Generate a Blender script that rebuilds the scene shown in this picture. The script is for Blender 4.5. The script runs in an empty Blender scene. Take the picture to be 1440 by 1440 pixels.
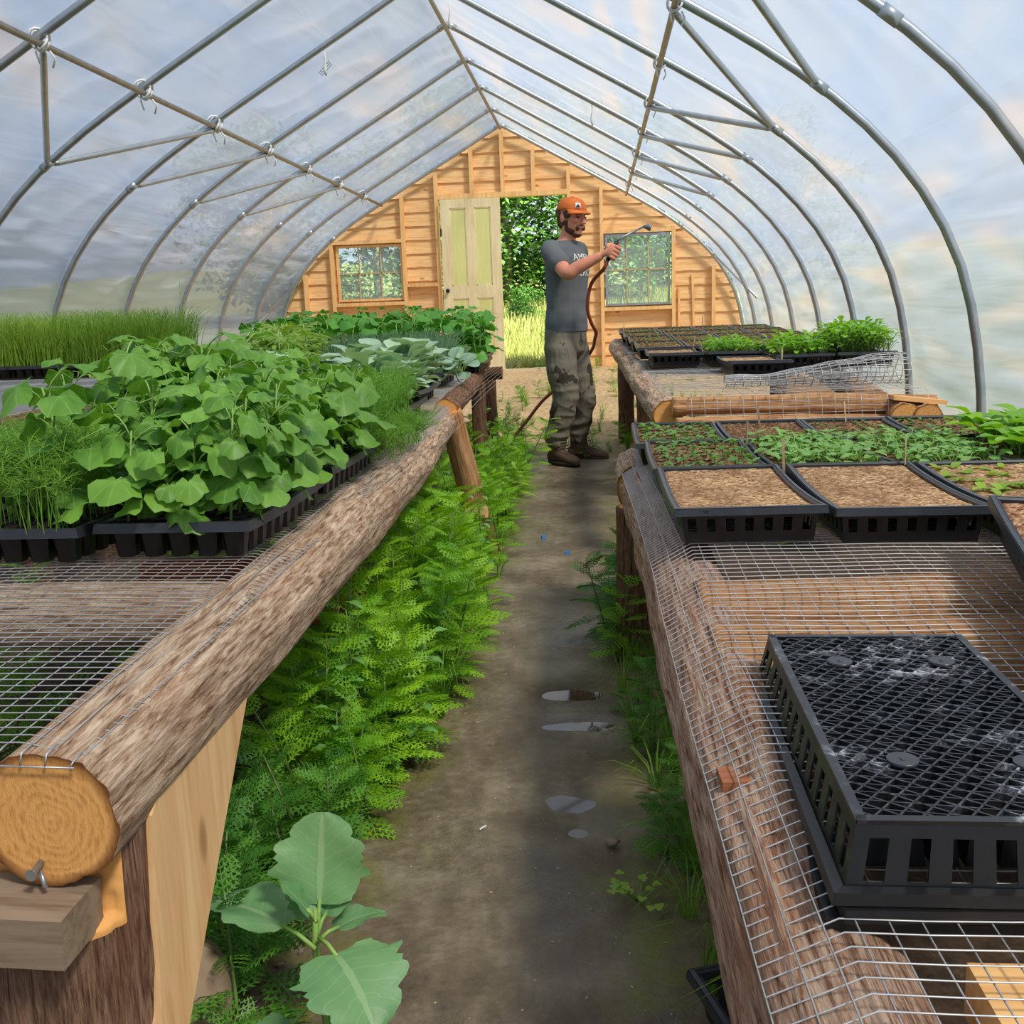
import bpy, math, random
from mathutils import Vector, Matrix, noise
from mathutils.bvhtree import BVHTree
random.seed(7)
R = math.radians
PI = math.pi
V = Vector
scene = bpy.context.scene
col = scene.collection
nz = noise.noise
def N(x, y, z=0.0): return nz(V((x, y, z)))
def smooth(a, b, x):
    t = min(1, max(0, (x - a) / (b - a))); return t * t * (3 - 2 * t)
def lerp(a, b, t): return a + (b - a) * t
def interp(tab, x):
    if x <= tab[0][0]: return tab[0][1]
    for (a, va), (b, vb) in zip(tab, tab[1:]):
        if x <= b: return lerp(va, vb, (x - a) / (b - a))
    return tab[-1][1]
rnd = random.uniform

# ------------------------------------------------------------------ mesh builder
class MB:
    def __init__(s): s.v = []; s.f = []; s.uv = []; s.mi = []; s.sm = []
    def face(s, idx, uv=None, mi=0, sm=False):
        s.f.append(tuple(idx)); s.uv.append(uv if uv else [(0.0, 0.0)] * len(idx)); s.mi.append(mi); s.sm.append(sm)
    def quad(s, a, b, c, d, uv=None, mi=0, sm=False):
        k = len(s.v); s.v += [V(a), V(b), V(c), V(d)]
        s.face((k, k + 1, k + 2, k + 3), uv or [(0, 0), (1, 0), (1, 1), (0, 1)], mi, sm)
    def box(s, c, size, rot=None, mi=0):
        x, y, z = size[0] / 2, size[1] / 2, size[2] / 2
        m = rot if rot else Matrix.Identity(3)
        k = len(s.v); c = V(c)
        for p in ((-x, -y, -z), (x, -y, -z), (x, y, -z), (-x, y, -z), (-x, -y, z), (x, -y, z), (x, y, z), (-x, y, z)):
            s.v.append(c + m @ V(p))
        for q in ((0, 3, 2, 1), (4, 5, 6, 7), (0, 1, 5, 4), (1, 2, 6, 5), (2, 3, 7, 6), (3, 0, 4, 7)):
            s.face([k + i for i in q], None, mi)
    def bar(s, a, b, w, t, up=(0, 0, 1), mi=0):
        a, b = V(a), V(b); d = (b - a); L = d.length; d.normalize(); u = V(up)
        sd = d.cross(u).normalized(); u = sd.cross(d).normalized()
        s.box((a + b) / 2, (w, L, t), Matrix((sd, d, u)).transposed(), mi)
    def tube(s, pts, rad, n=8, cap=True, disp=None, mi=0, sm=True, capmi=None, flat=None):
        pts = [V(p) for p in pts]; m = len(pts)
        rads = rad if isinstance(rad, (list, tuple)) else [rad] * m
        t0 = (pts[1] - pts[0]).normalized()
        ref = V((0, 0, 1)) if abs(t0.z) < 0.9 else V((1, 0, 0))
        sd = t0.cross(ref).normalized(); base = len(s.v); L = 0.0; Ls = []
        for i, p in enumerate(pts):
            t = (pts[min(i + 1, m - 1)] - pts[max(i - 1, 0)]).normalized()
            sd = (sd - t * sd.dot(t)).normalized(); up = sd.cross(t)
            if i: L += (p - pts[i - 1]).length
            Ls.append(L)
            for k in range(n):
                a = 2 * PI * k / n - PI / 2
                r = rads[i] * (1 if not disp else 1) + (disp(a, L) if disp else 0)
                s.v.append(p + sd * (math.cos(a) * r) + up * (math.sin(a) * r * (flat if flat else 1)))
        cir = 2 * PI * max(rads)
        for i in range(m - 1):
            for k in range(n):
                k2 = (k + 1) % n
                s.face((base + i * n + k, base + i * n + k2, base + (i + 1) * n + k2, base + (i + 1) * n + k),
                       [(k / n * cir, Ls[i]), ((k + 1) / n * cir, Ls[i]), ((k + 1) / n * cir, Ls[i + 1]), (k / n * cir, Ls[i + 1])], mi, sm)
        if cap:
            cm = mi if capmi is None else capmi
            uvc = [(math.cos(2 * PI * k / n), math.sin(2 * PI * k / n)) for k in range(n)]
            s.face([base + k for k in range(n)][::-1], uvc[::-1], cm)
            s.face([base + (m - 1) * n + k for k in range(n)], uvc, cm)
    def grid(s, nx, ny, fn, mi=0, sm=True, uv=None):
        base = len(s.v)
        for j in range(ny + 1):
            for i in range(nx + 1): s.v.append(V(fn(i / nx, j / ny)))
        for j in range(ny):
            for i in range(nx):
                a = base + j * (nx + 1) + i
                u0, u1, v0, v1 = i / nx, (i + 1) / nx, j / ny, (j + 1) / ny
                s.face((a, a + 1, a + nx + 2, a + nx + 1), [(u0, v0), (u1, v0), (u1, v1), (u0, v1)], mi, sm)
    def mesh(s, name, mats):
        me = bpy.data.meshes.new(name); me.from_pydata([tuple(p) for p in s.v], [], s.f)
        for m in (mats if isinstance(mats, (list, tuple)) else [mats]): me.materials.append(m)
        me.polygons.foreach_set('material_index', s.mi); me.polygons.foreach_set('use_smooth', s.sm)
        ul = me.uv_layers.new(name='UVMap'); fl = []
        for u in s.uv:
            for a in u: fl += [a[0], a[1]]
        ul.data.foreach_set('uv', fl); me.update(); return me
    def build(s, name, mats, parent=None, loc=None):
        o = bpy.data.objects.new(name, s.mesh(name, mats)); col.objects.link(o)
        if parent: o.parent = parent
        if loc: o.location = loc
        return o

def tag(o, label=None, cat=None, group=None, kind=None):
    if label: o['label'] = label
    if cat: o['category'] = cat
    if group: o['group'] = group
    if kind: o['kind'] = kind
    return o
def empty(name, loc=(0, 0, 0), rz=0, **k):
    o = bpy.data.objects.new(name, None); col.objects.link(o); o.location = loc; o.rotation_euler = (0, 0, rz)
    o.empty_display_size = 0.05; return tag(o, **k)
def kids(o): return KIDS.get(o.name, None) or list(o.children)
KIDS = {}
def dup(o, loc, rot=(0, 0, 0), sc=1.0, **k):
    c = o.copy(); col.objects.link(c); c.location = loc; c.rotation_euler = rot
    c.scale = (sc, sc, sc) if not isinstance(sc, tuple) else sc
    for ch in PROTO.get(o.name, []):
        d = ch.copy(); col.objects.link(d); d.parent = c
    return tag(c, **k)
PROTO = {}
class Kind:
    """first call places the prototype itself, later calls copies of it"""
    def __init__(s, root, children=()): s.r = root; s.used = False; PROTO[root.name] = list(children)
    def place(s, loc, rot=(0, 0, 0), sc=1.0, **k):
        if not s.used:
            s.used = True; o = s.r; o.location = loc; o.rotation_euler = rot
            o.scale = (sc, sc, sc) if not isinstance(sc, tuple) else sc
            return tag(o, **k)
        return dup(s.r, loc, rot, sc, **k)
    def finish(s):
        if not s.used:
            for ch in PROTO[s.r.name]: bpy.data.objects.remove(ch)
            bpy.data.objects.remove(s.r)

# ------------------------------------------------------------------ materials
def mat(name):
    m = bpy.data.materials.new(name); m.use_nodes = True; nt = m.node_tree; nt.nodes.clear(); return m, nt
class NT:
    def __init__(s, nt): s.nt = nt
    def n(s, typ, **k):
        d = s.nt.nodes.new(typ)
        for a, b in k.items():
            if a == 'ins':
                for i, vv in b.items():
                    if hasattr(vv, 'is_output') : s.nt.links.new(vv, d.inputs[i])
                    else: d.inputs[i].default_value = vv
            else: setattr(d, a, b)
        return d
    def math(s, op, a, b=None, c=None):
        ins = {0: a}
        if b is not None: ins[1] = b
        if c is not None: ins[2] = c
        return s.n('ShaderNodeMath', operation=op, ins=ins).outputs[0]
    def noise(s, vec, scale, detail=4, rough=.55, dist=0):
        ins = {'Scale': scale, 'Detail': detail, 'Roughness': rough, 'Distortion': dist}
        if vec is not None: ins['Vector'] = vec
        return s.n('ShaderNodeTexNoise', ins=ins).outputs[0]
    def ramp(s, fac, stops):
        r = s.n('ShaderNodeValToRGB', ins={0: fac}); e = r.color_ramp.elements
        while len(e) > 1: e.remove(e[-1])
        e[0].position = stops[0][0]; e[0].color = c4(stops[0][1])
        for p, c in stops[1:]:
            q = e.new(p); q.color = c4(c)
        return r.outputs[0]
    def mix(s, fac, a, b, blend='MIX'):
        d = s.n('ShaderNodeMix', data_type='RGBA', blend_type=blend)
        for i, vv in ((0, fac), (6, a), (7, b)):
            if hasattr(vv, 'is_output'): s.nt.links.new(vv, d.inputs[i])
            else: d.inputs[i].default_value = c4(vv) if i else vv
        return d.outputs[2]
    def mapping(s, vec, scale, loc=(0, 0, 0), rot=(0, 0, 0)):
        return s.n('ShaderNodeMapping', ins={0: vec, 1: loc, 2: rot, 3: scale}).outputs[0]
    def bump(s, h, strength=.5, dist=.01):
        return s.n('ShaderNodeBump', ins={'Height': h, 'Strength': strength, 'Distance': dist}).outputs[0]
    def bsdf(s, color, rough=.6, metal=0, normal=None, spec=.5, **k):
        ins = {'Roughness': rough, 'Metallic': metal, 'Specular IOR Level': spec}
        ins['Base Color'] = color if hasattr(color, 'is_output') else c4(color)
        if normal is not None: ins['Normal'] = normal
        ins.update(k.get('ins', {}))
        return s.n('ShaderNodeBsdfPrincipled', ins=ins).outputs[0]
    def out(s, sh): s.n('ShaderNodeOutputMaterial', ins={0: sh})
    def coord(s, w='Object'): return s.n('ShaderNodeTexCoord').outputs[w]
def c4(c): return tuple(c) if len(c) == 4 else (c[0], c[1], c[2], 1.0)
def srgb(r, g, b):
    f = lambda x: (x / 255 / 12.92) if x / 255 <= .04045 else ((x / 255 + .055) / 1.055) ** 2.4
    return (f(r), f(g), f(b))
def simple(name, c, rough=.6, metal=0, spec=.5, var=0.0, scale=20, bump=0):
    m, nt = mat(name); t = NT(nt); co = t.coord()
    cc = c4(c); nrm = None
    if var:
        f = t.noise(co, scale, 5)
        cc = t.ramp(f, [(.3, tuple(x * (1 - var) for x in c)), (.7, tuple(min(1, x * (1 + var)) for x in c))])
    if bump: nrm = t.bump(t.noise(co, scale * 2, 5), bump, .005)
    t.out(t.bsdf(cc, rough, metal, nrm, spec)); return m
def bark(name, dark, mid, light, slant=.25, sx=30, sy=4, reds=None):
    m, nt = mat(name); t = NT(nt); uv = t.coord('UV')
    w = t.mapping(uv, (sx * 2.4, sy * 1.9, 1), rot=(0, 0, slant))
    f1 = t.noise(w, 1.6, 8, .72, .6); w2 = t.mapping(uv, (sx * 6, sy * 3.6, 1), rot=(0, 0, slant * 1.3))
    f2 = t.noise(w2, 1.4, 6, .72, .6); big = t.noise(t.mapping(uv, (4, 2.4, 1)), 1.5, 4)
    h = t.math('ADD', t.math('MULTIPLY', f1, .55), t.math('MULTIPLY', f2, .45))
    c = t.ramp(h, [(.38, dark), (.46, mid), (.56, light), (.75, tuple(min(1, x * 1.25) for x in light))])
    c2 = t.mix(t.ramp(big, [(.5, (0, 0, 0)), (.72, (1, 1, 1))]), c, reds if reds else mid, 'MIX')
    c = t.mix(.45, c, c2)
    t.out(t.bsdf(c, .9, 0, t.bump(h, 1.0, .009), .2)); return m
def lumber(name, a, b, axis='Z', sc=1.0, knots=True, object_var=.12):
    m, nt = mat(name); t = NT(nt); co = t.coord()
    oi = t.n('ShaderNodeObjectInfo').outputs['Random']
    st = {'X': (1.2, 14, 14), 'Y': (14, 1.2, 14), 'Z': (14, 14, 1.2)}[axis]
    st = tuple(x * sc for x in st)
    co2 = t.n('ShaderNodeVectorMath', operation='ADD', ins={0: co, 1: t.n('ShaderNodeCombineXYZ', ins={0: t.math('MULTIPLY', oi, 13.0), 1: t.math('MULTIPLY', oi, 7.0)}).outputs[0]}).outputs[0]
    f = t.noise(t.mapping(co2, st), 2.2, 6, .6, .8); g = t.noise(t.mapping(co2, tuple(x * 4 for x in st)), 2.0, 4, .6)
    h = t.math('ADD', t.math('MULTIPLY', f, .7), t.math('MULTIPLY', g, .3))
    c = t.ramp(h, [(.3, b), (.55, a), (.75, tuple(min(1, x * 1.15) for x in a))])
    if knots:
        vo = t.n('ShaderNodeTexVoronoi', ins={'Vector': t.mapping(co2, tuple(2.2 if x < 3 else 5 for x in st)), 'Scale': 1.0}).outputs['Distance']
        c = t.mix(t.ramp(vo, [(.0, (1, 1, 1)), (.07, (.6, .6, .6)), (.1, (0, 0, 0))]), c, tuple(x * .45 for x in b))
    t.out(t.bsdf(c, .65, 0, t.bump(h, .3, .003), .3)); return m
def leafmat(name, c1, c2, vein=None, veincol=None, trans=.35, rough=.45, sc=9, spec=.4):
    m, nt = mat(name); t = NT(nt); oi = t.n('ShaderNodeObjectInfo').outputs['Random']
    f = t.noise(t.coord(), sc, 3); f = t.math('ADD', t.math('MULTIPLY', f, .8), t.math('MULTIPLY', oi, .25))
    c = t.ramp(f, [(.3, c2), (.7, c1)])
    if vein:
        sp = t.n('ShaderNodeSeparateXYZ', ins={0: t.coord('UV')}); u, v = sp.outputs[0], sp.outputs[1]
        if vein == 'palm':
            d = t.math('MULTIPLY', t.math('PINGPONG', u, 1 / 14), v); msk = t.math('LESS_THAN', d, .0045)
        else:
            a = t.math('ABSOLUTE', t.math('SUBTRACT', u, .5)); m1 = t.math('LESS_THAN', a, .035)
            d = t.math('PINGPONG', t.math('SUBTRACT', v, t.math('MULTIPLY', a, .55)), .075); m2 = t.math('LESS_THAN', d, .007)
            msk = t.math('MAXIMUM', m1, t.math('MULTIPLY', m2, .45))
        c = t.mix(t.math('MULTIPLY', msk, .32), c, veincol or tuple(min(1, x * 1.8) for x in c1))
    nrm = t.bump(t.noise(t.coord(), sc * 14, 3), .25, .002)
    p = t.bsdf(c, rough, 0, nrm, spec)
    tr = t.n('ShaderNodeBsdfTranslucent', ins={0: t.mix(1.0, c, (1.0, 1.0, .45), 'MULTIPLY')}).outputs[0]
    t.out(t.n('ShaderNodeMixShader', ins={0: trans, 1: p, 2: tr}).outputs[0]); return m

M = {}
M['bark'] = bark('bark_grey_tan', srgb(84, 60, 44), srgb(168, 134, 106), srgb(222, 196, 168), .22, 26, 3.6, srgb(176, 122, 84))
M['bark_dark'] = bark('bark_brown', srgb(48, 32, 24), srgb(104, 74, 56), srgb(150, 116, 92), .1, 26, 4, srgb(120, 66, 38))
M['bark_red'] = bark('bark_weathered_red', srgb(78, 48, 36), srgb(156, 116, 92), srgb(200, 172, 148), .05, 30, 3.4, srgb(164, 98, 58))
M['bark_split'] = bark('split_cedar', srgb(110, 62, 36), srgb(186, 132, 88), srgb(214, 170, 124), .0, 34, 2.2, srgb(190, 118, 64))
M['bark_post'] = bark('bark_post', srgb(60, 38, 28), srgb(122, 90, 70), srgb(168, 134, 108), .0, 34, 3.6, srgb(120, 70, 48))
def endgrain(name, a, b):
    m, nt = mat(name); t = NT(nt); co = t.coord('UV')
    ln = t.n('ShaderNodeVectorMath', operation='LENGTH', ins={0: co}).outputs['Value']
    w = t.math('ADD', t.math('MULTIPLY', ln, 48), t.math('MULTIPLY', t.noise(co, 1.6, 5), 22))
    rg = t.math('MULTIPLY', t.math('ADD', t.math('SINE', w), 1), .5)
    f = t.math('ADD', t.math('MULTIPLY', rg, .10), t.math('MULTIPLY', t.noise(t.mapping(co, (1.2, 5, 1), rot=(0, 0, .7)), 3, 9, .7), .90))
    c = t.ramp(f, [(.22, b), (.5, a), (.8, tuple(min(1, x * 1.25) for x in a))])
    c = t.mix(t.ramp(ln, [(.86, (0, 0, 0)), (1.0, (1, 1, 1))]), c, tuple(x * .35 for x in b))
    t.out(t.bsdf(c, .75, 0, t.bump(f, .5, .004), .3)); return m
M['cut'] = endgrain('cut_wood_orange', srgb(238, 174, 100), srgb(186, 112, 50))
M['board'] = lumber('fresh_cedar_board', srgb(238, 196, 142), srgb(214, 158, 104), 'Z', .8)
M['siding'] = lumber('pine_siding', srgb(244, 202, 144), srgb(214, 154, 94), 'X', .9)
M['stud'] = lumber('pine_stud', srgb(244, 200, 138), srgb(220, 158, 92), 'Z', 1)
M['grey_block'] = lumber('weathered_block', srgb(150, 130, 108), srgb(112, 92, 72), 'X', 1.4, False)
M['pale_block'] = lumber('pale_wood_block', srgb(236, 186, 122), srgb(206, 144, 84), 'X', 1)
M['red_block'] = lumber('reddish_wood_block', srgb(170, 108, 72), srgb(120, 70, 46), 'X', 1.5)
M['orange_board'] = lumber('orange_stained_board', srgb(190, 92, 40), srgb(140, 58, 24), 'X', 1)
M['door_white'] = lumber('worn_white_door', srgb(236, 222, 180), srgb(216, 192, 142), 'Z', .7, False)
M['door_panel'] = lumber('faded_green_panel', srgb(222, 222, 150), srgb(212, 210, 138), 'Z', .7, False)
M['steel'] = simple('galvanised_steel', srgb(176, 182, 186), .34, .75, .5, .12, 14)
M['steel_old'] = simple('dull_galvanised_steel', srgb(150, 144, 134), .42, .7, .5, .15, 14)
M['wire'] = simple('galvanised_wire', srgb(190, 190, 190), .4, .6, .5, .15, 40)
M['strap'] = simple('white_strap', srgb(228, 228, 222), .6)
M['plastic'] = simple('black_plastic', srgb(22, 23, 25), .40, 0, .5, .35, 30, .05)
M['plastic_rim'] = simple('grey_black_plastic', srgb(46, 49, 54), .36, 0, .5, .2, 26, .05)
M['plastic_dust_glints'] = None
def dusty():
    m, nt = mat('black_plastic_dust_glints'); t = NT(nt); co = t.coord()
    f = t.noise(co, 38, 6, .7); g = t.noise(co, 7, 3)
    k = t.math('MULTIPLY', f, t.math('ADD', g, .45))
    c = t.ramp(k, [(.46, srgb(26, 27, 30)), (.56, srgb(56, 58, 62)), (.64, srgb(140, 142, 148)), (.74, srgb(215, 215, 216))])  # pale stops among the dust paint in the lattice's white glints
    t.out(t.bsdf(c, .34, 0, t.bump(f, .1, .002), .5)); return m
M['plastic_dust_glints'] = dusty()
def shade_green():
    m, nt = mat('plastic_painted_shade_green'); t = NT(nt); co = t.coord()
    c = t.ramp(t.noise(co, 22, 6, .7), [(.36, srgb(24, 26, 26)), (.5, srgb(38, 44, 34)), (.64, srgb(62, 74, 44))])  # green of the stack's shadowed left side, put into the colour
    t.out(t.bsdf(c, .45, 0, None, .5)); return m
M['plastic_shade_green'] = shade_green()
def soilmat(name, cs, sc=150, cells=None):
    m, nt = mat(name); t = NT(nt); co = t.coord()
    vo = t.n('ShaderNodeTexVoronoi', ins={'Vector': co, 'Scale': sc}); rc = t.n('ShaderNodeSeparateXYZ', ins={0: vo.outputs['Color']}).outputs[0]
    c = t.ramp(rc, [(0, cs[0]), (.25, cs[1]), (.6, cs[2]), (1, cs[3])])
    h = t.math('SUBTRACT', 1, vo.outputs['Distance'])
    c = t.mix(t.ramp(t.noise(co, 9, 3), [(.35, (.6, .6, .6)), (.65, (0, 0, 0))]), c, cs[0])
    t.out(t.bsdf(c, .95, 0, t.bump(h, .9, .004), .15)); return m
M['vermi'] = soilmat('vermiculite_mix', [srgb(110, 78, 52), srgb(158, 118, 82), srgb(190, 150, 108), srgb(222, 190, 150)])
M['vermi_dark'] = soilmat('damp_potting_mix', [srgb(64, 46, 34), srgb(110, 80, 58), srgb(142, 106, 76), srgb(178, 142, 104)])
M['vermi_red'] = soilmat('reddish_potting_mix', [srgb(90, 56, 40), srgb(150, 100, 72), srgb(182, 132, 98), srgb(214, 176, 140)])
M['peat'] = soilmat('peat', [srgb(30, 22, 16), srgb(52, 38, 28), srgb(74, 54, 40), srgb(96, 76, 58)])
M['cuke'] = leafmat('cucumber_leaf', srgb(136, 186, 74), srgb(84, 138, 50), 'palm', srgb(160, 208, 120), .38)
M['squash'] = leafmat('squash_leaf', srgb(104, 172, 62), srgb(64, 132, 46), 'palm', srgb(110, 170, 90), .35)
M['brass'] = leafmat('brassica_leaf', srgb(182, 210, 176), srgb(138, 176, 146), 'pin', srgb(196, 216, 190), .25)
M['kale'] = leafmat('kale_leaf', srgb(126, 172, 112), srgb(92, 144, 94), 'pin', srgb(190, 214, 160), .28)
M['kale_s'] = leafmat('kale_seedling_leaf', srgb(156, 200, 104), srgb(104, 160, 76), 'pin', srgb(180, 208, 150), .35)
M['basil'] = leafmat('basil_leaf', srgb(158, 208, 52), srgb(104, 172, 38), 'pin', srgb(160, 214, 90), .42, .35)
M['lettuce'] = leafmat('lettuce_leaf', srgb(176, 206, 76), srgb(138, 182, 58), None, None, .4)
M['sprout'] = leafmat('sprout_leaf', srgb(118, 170, 74), srgb(86, 134, 52), None, None, .35)
M['tomato'] = leafmat('tomato_leaf', srgb(150, 182, 70), srgb(104, 146, 52), 'pin', None, .4)
M['dill'] = leafmat('dill_frond', srgb(160, 210, 84), srgb(118, 182, 64), None, None, .4)
M['onion'] = leafmat('onion_blade', srgb(146, 184, 136), srgb(108, 154, 108), None, None, .25)
M['chive'] = leafmat('chive_blade', srgb(180, 216, 84), srgb(128, 180, 58), None, None, .35)
M['fern'] = leafmat('ferny_weed_leaf', srgb(176, 222, 56), srgb(100, 170, 36), None, None, .42, .5, 6)
M['fern_dark'] = leafmat('weed_leaf_painted_shade', srgb(112, 172, 58), srgb(68, 128, 42), None, None, .35, .5, 6)  # darker copy of the fern green, shade under the benches painted in
M['lambs'] = leafmat('goosefoot_leaf', srgb(134, 184, 94), srgb(90, 146, 72), 'pin', None, .3, .55)
M['grass'] = leafmat('grass_blade', srgb(136, 180, 60), srgb(92, 144, 44), None, None, .35)
M['meadow'] = leafmat('meadow_blade', srgb(160, 160, 96), srgb(112, 128, 56), None, None, .35, .6, .8)
M['tree'] = leafmat('tree_leaf', srgb(88, 132, 50), srgb(42, 84, 32), None, None, .3, .5, .9)
M['stem'] = leafmat('green_stem', srgb(160, 196, 104), srgb(128, 172, 82), None, None, .2)
M['stem_w'] = leafmat('weed_stem', srgb(128, 156, 84), srgb(108, 118, 68), None, None, .15)
M['trunk'] = simple('tree_trunk', srgb(120, 108, 92), .9, 0, .2, .3, 8, .5)
M['stake'] = simple('wooden_label_stake', srgb(196, 172, 138), .8, 0, .2, .2, 30)
M['stone'] = simple('stone', srgb(150, 128, 108), .8, 0, .3, .25, 14, .4)
M['skin'] = simple('skin', srgb(222, 146, 116), .5, 0, .4, .06, 18)
M['hair'] = simple('brown_hair', srgb(92, 62, 44), .7, 0, .3, .3, 60, .6)
M['shirt'] = simple('grey_shirt_cloth', srgb(104, 108, 110), .9, 0, .15, .08, 9, .15)
M['cap'] = simple('orange_cap_cloth', srgb(222, 120, 62), .85, 0, .2, .1, 14, .15)
M['boot'] = simple('brown_boot_leather', srgb(88, 68, 56), .7, 0, .3, .25, 22, .4)
M['sole'] = simple('boot_sole', srgb(42, 36, 32), .8)
M['white'] = simple('white_print', srgb(236, 236, 232), .7)
M['eye'] = simple('eye_dark', srgb(36, 26, 22), .3)
M['lip'] = simple('lip', srgb(176, 96, 84), .5)
M['hose'] = simple('red_brown_hose', srgb(150, 68, 40), .45, 0, .5)
M['wand'] = simple('grey_wand', srgb(126, 132, 136), .3, .6)
M['dark'] = simple('black_grip', srgb(30, 30, 32), .5)
M['blue'] = simple('blue_plastic', srgb(60, 130, 200), .4)
def pants():
    m, nt = mat('mud_spotted_trousers'); t = NT(nt); co = t.coord()
    c = t.ramp(t.noise(co, 6, 4), [(.3, srgb(112, 106, 94)), (.7, srgb(142, 134, 118))])
    c = t.mix(t.ramp(t.noise(t.mapping(co, (1, 1, .8)), 7, 3), [(.58, (0, 0, 0)), (.61, (1, 1, 1))]), c, srgb(70, 64, 56))
    h = t.noise(t.mapping(co, (14, 14, 5)), 1.3, 4, .6, 1.2)
    t.out(t.bsdf(c, .85, 0, t.bump(h, .5, .02), .15)); return m
M['pants'] = pants()
def film():
    m, nt = mat('greenhouse_film'); t = NT(nt); co = t.coord()
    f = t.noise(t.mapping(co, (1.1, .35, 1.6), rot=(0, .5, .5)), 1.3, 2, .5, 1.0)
    g = t.noise(t.mapping(co, (2.0, .6, 7)), 1.3, 2, .5, .8)
    nrm = t.bump(t.math('ADD', t.math('MULTIPLY', f, 1.0), t.math('MULTIPLY', g, .6)), .30, .05)
    reflect_tint = t.ramp(f, [(.36, (.094, .118, .164)), (.54, (.110, .128, .158)), (.68, (.148, .136, .140))])  # peach end of the ramp paints in light reflected from wood and soil
    tl = t.n('ShaderNodeBsdfTranslucent', ins={0: reflect_tint, 'Normal': nrm}).outputs[0]
    df = t.n('ShaderNodeBsdfDiffuse', ins={0: (.62, .72, .84, 1), 'Normal': nrm}).outputs[0]
    gl = t.n('ShaderNodeBsdfGlossy', ins={0: (.9, .9, .9, 1), 'Roughness': .28, 'Normal': nrm}).outputs[0]
    tp = t.n('ShaderNodeBsdfTransparent', ins={0: (.95, .96, .98, 1)}).outputs[0]
    a = t.n('ShaderNodeMixShader', ins={0: .45, 1: tl, 2: df}).outputs[0]
    a = t.n('ShaderNodeMixShader', ins={0: .08, 1: a, 2: gl}).outputs[0]
    a = t.n('ShaderNodeMixShader', ins={0: .085, 1: a, 2: tp}).outputs[0]
    t.out(a); return m
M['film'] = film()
def glass():
    m, nt = mat('dusty_window_glass'); t = NT(nt)
    gl = t.n('ShaderNodeBsdfGlossy', ins={0: (.9, .95, .98, 1), 'Roughness': .12}).outputs[0]
    tp = t.n('ShaderNodeBsdfTransparent', ins={0: (.86, .93, .90, 1)}).outputs[0]
    df = t.n('ShaderNodeBsdfDiffuse', ins={0: (.72, .80, .78, 1)}).outputs[0]
    a = t.n('ShaderNodeMixShader', ins={0: .18, 1: tp, 2: df}).outputs[0]
    t.out(t.n('ShaderNodeMixShader', ins={0: .08, 1: a, 2: gl}).outputs[0]); return m
M['glass'] = glass()
def water():
    m, nt = mat('spray_water'); t = NT(nt)
    tp = t.n('ShaderNodeBsdfTransparent', ins={0: (1, 1, 1, 1)}).outputs[0]
    df = t.n('ShaderNodeBsdfTranslucent', ins={0: (.95, .97, 1, 1)}).outputs[0]
    gl = t.n('ShaderNodeBsdfGlossy', ins={0: (1, 1, 1, 1), 'Roughness': .1}).outputs[0]
    a = t.n('ShaderNodeMixShader', ins={0: .5, 1: df, 2: gl}).outputs[0]
    t.out(t.n('ShaderNodeMixShader', ins={0: .5, 1: tp, 2: a}).outputs[0]); return m
M['water'] = water()
M['puddle'] = simple('muddy_water', srgb(70, 60, 46), .04, 0, .6)
def mud():
    m, nt = mat('muddy_path'); t = NT(nt); co = t.coord()
    sp = t.n('ShaderNodeSeparateXYZ', ins={0: co}); x, y = sp.outputs[0], sp.outputs[1]
    a = t.noise(co, 3.2, 8, .6); b = t.noise(co, 26, 6, .7); wob = t.noise(co, 2.2, 4)
    c = t.ramp(t.math('ADD', t.math('MULTIPLY', a, .6), t.math('MULTIPLY', b, .4)),
               [(.34, srgb(72, 60, 46)), (.5, srgb(112, 98, 78)), (.64, srgb(146, 134, 112))])
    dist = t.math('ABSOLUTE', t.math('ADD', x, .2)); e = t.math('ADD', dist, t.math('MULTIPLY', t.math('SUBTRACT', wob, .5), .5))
    moss = t.math('MULTIPLY', t.ramp(e, [(.17, (0, 0, 0)), (.27, (1, 1, 1))]), t.ramp(t.noise(co, 9, 6, .7), [(.42, (0, 0, 0)), (.6, (1, 1, 1))]))
    c = t.mix(t.math('MULTIPLY', moss, .75), c, srgb(112, 116, 40))
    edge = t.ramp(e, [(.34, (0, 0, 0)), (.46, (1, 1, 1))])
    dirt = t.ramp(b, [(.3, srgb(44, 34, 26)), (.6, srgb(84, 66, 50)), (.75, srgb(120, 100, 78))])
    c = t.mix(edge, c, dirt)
    far = t.ramp(t.math('ADD', t.math('MULTIPLY', y, .1), t.math('MULTIPLY', t.math('SUBTRACT', wob, .5), .2)), [(.70, (0, 0, 0)), (.80, (1, 1, 1))])
    sand = t.ramp(b, [(.3, srgb(150, 120, 84)), (.6, srgb(206, 176, 130)), (.8, srgb(232, 206, 164))])
    c = t.mix(far, c, sand)
    wet = t.ramp(t.math('ADD', t.math('MULTIPLY', t.noise(co, 1.7, 4), .7), t.math('MULTIPLY', b, .3)), [(.42, (.22, .22, .22)), (.56, (.8, .8, .8))])
    rough = t.math('MAXIMUM', t.math('MAXIMUM', wet, edge), far)
    t.out(t.bsdf(c, rough, 0, t.bump(t.math('ADD', b, t.math('MULTIPLY', t.noise(co, 90, 3), .4)), .45, .008), .35)); return m
M['mud'] = mud()
M['field'] = simple('field_ground', srgb(104, 110, 62), .9, 0, .1, .25, 1.2)

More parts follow.
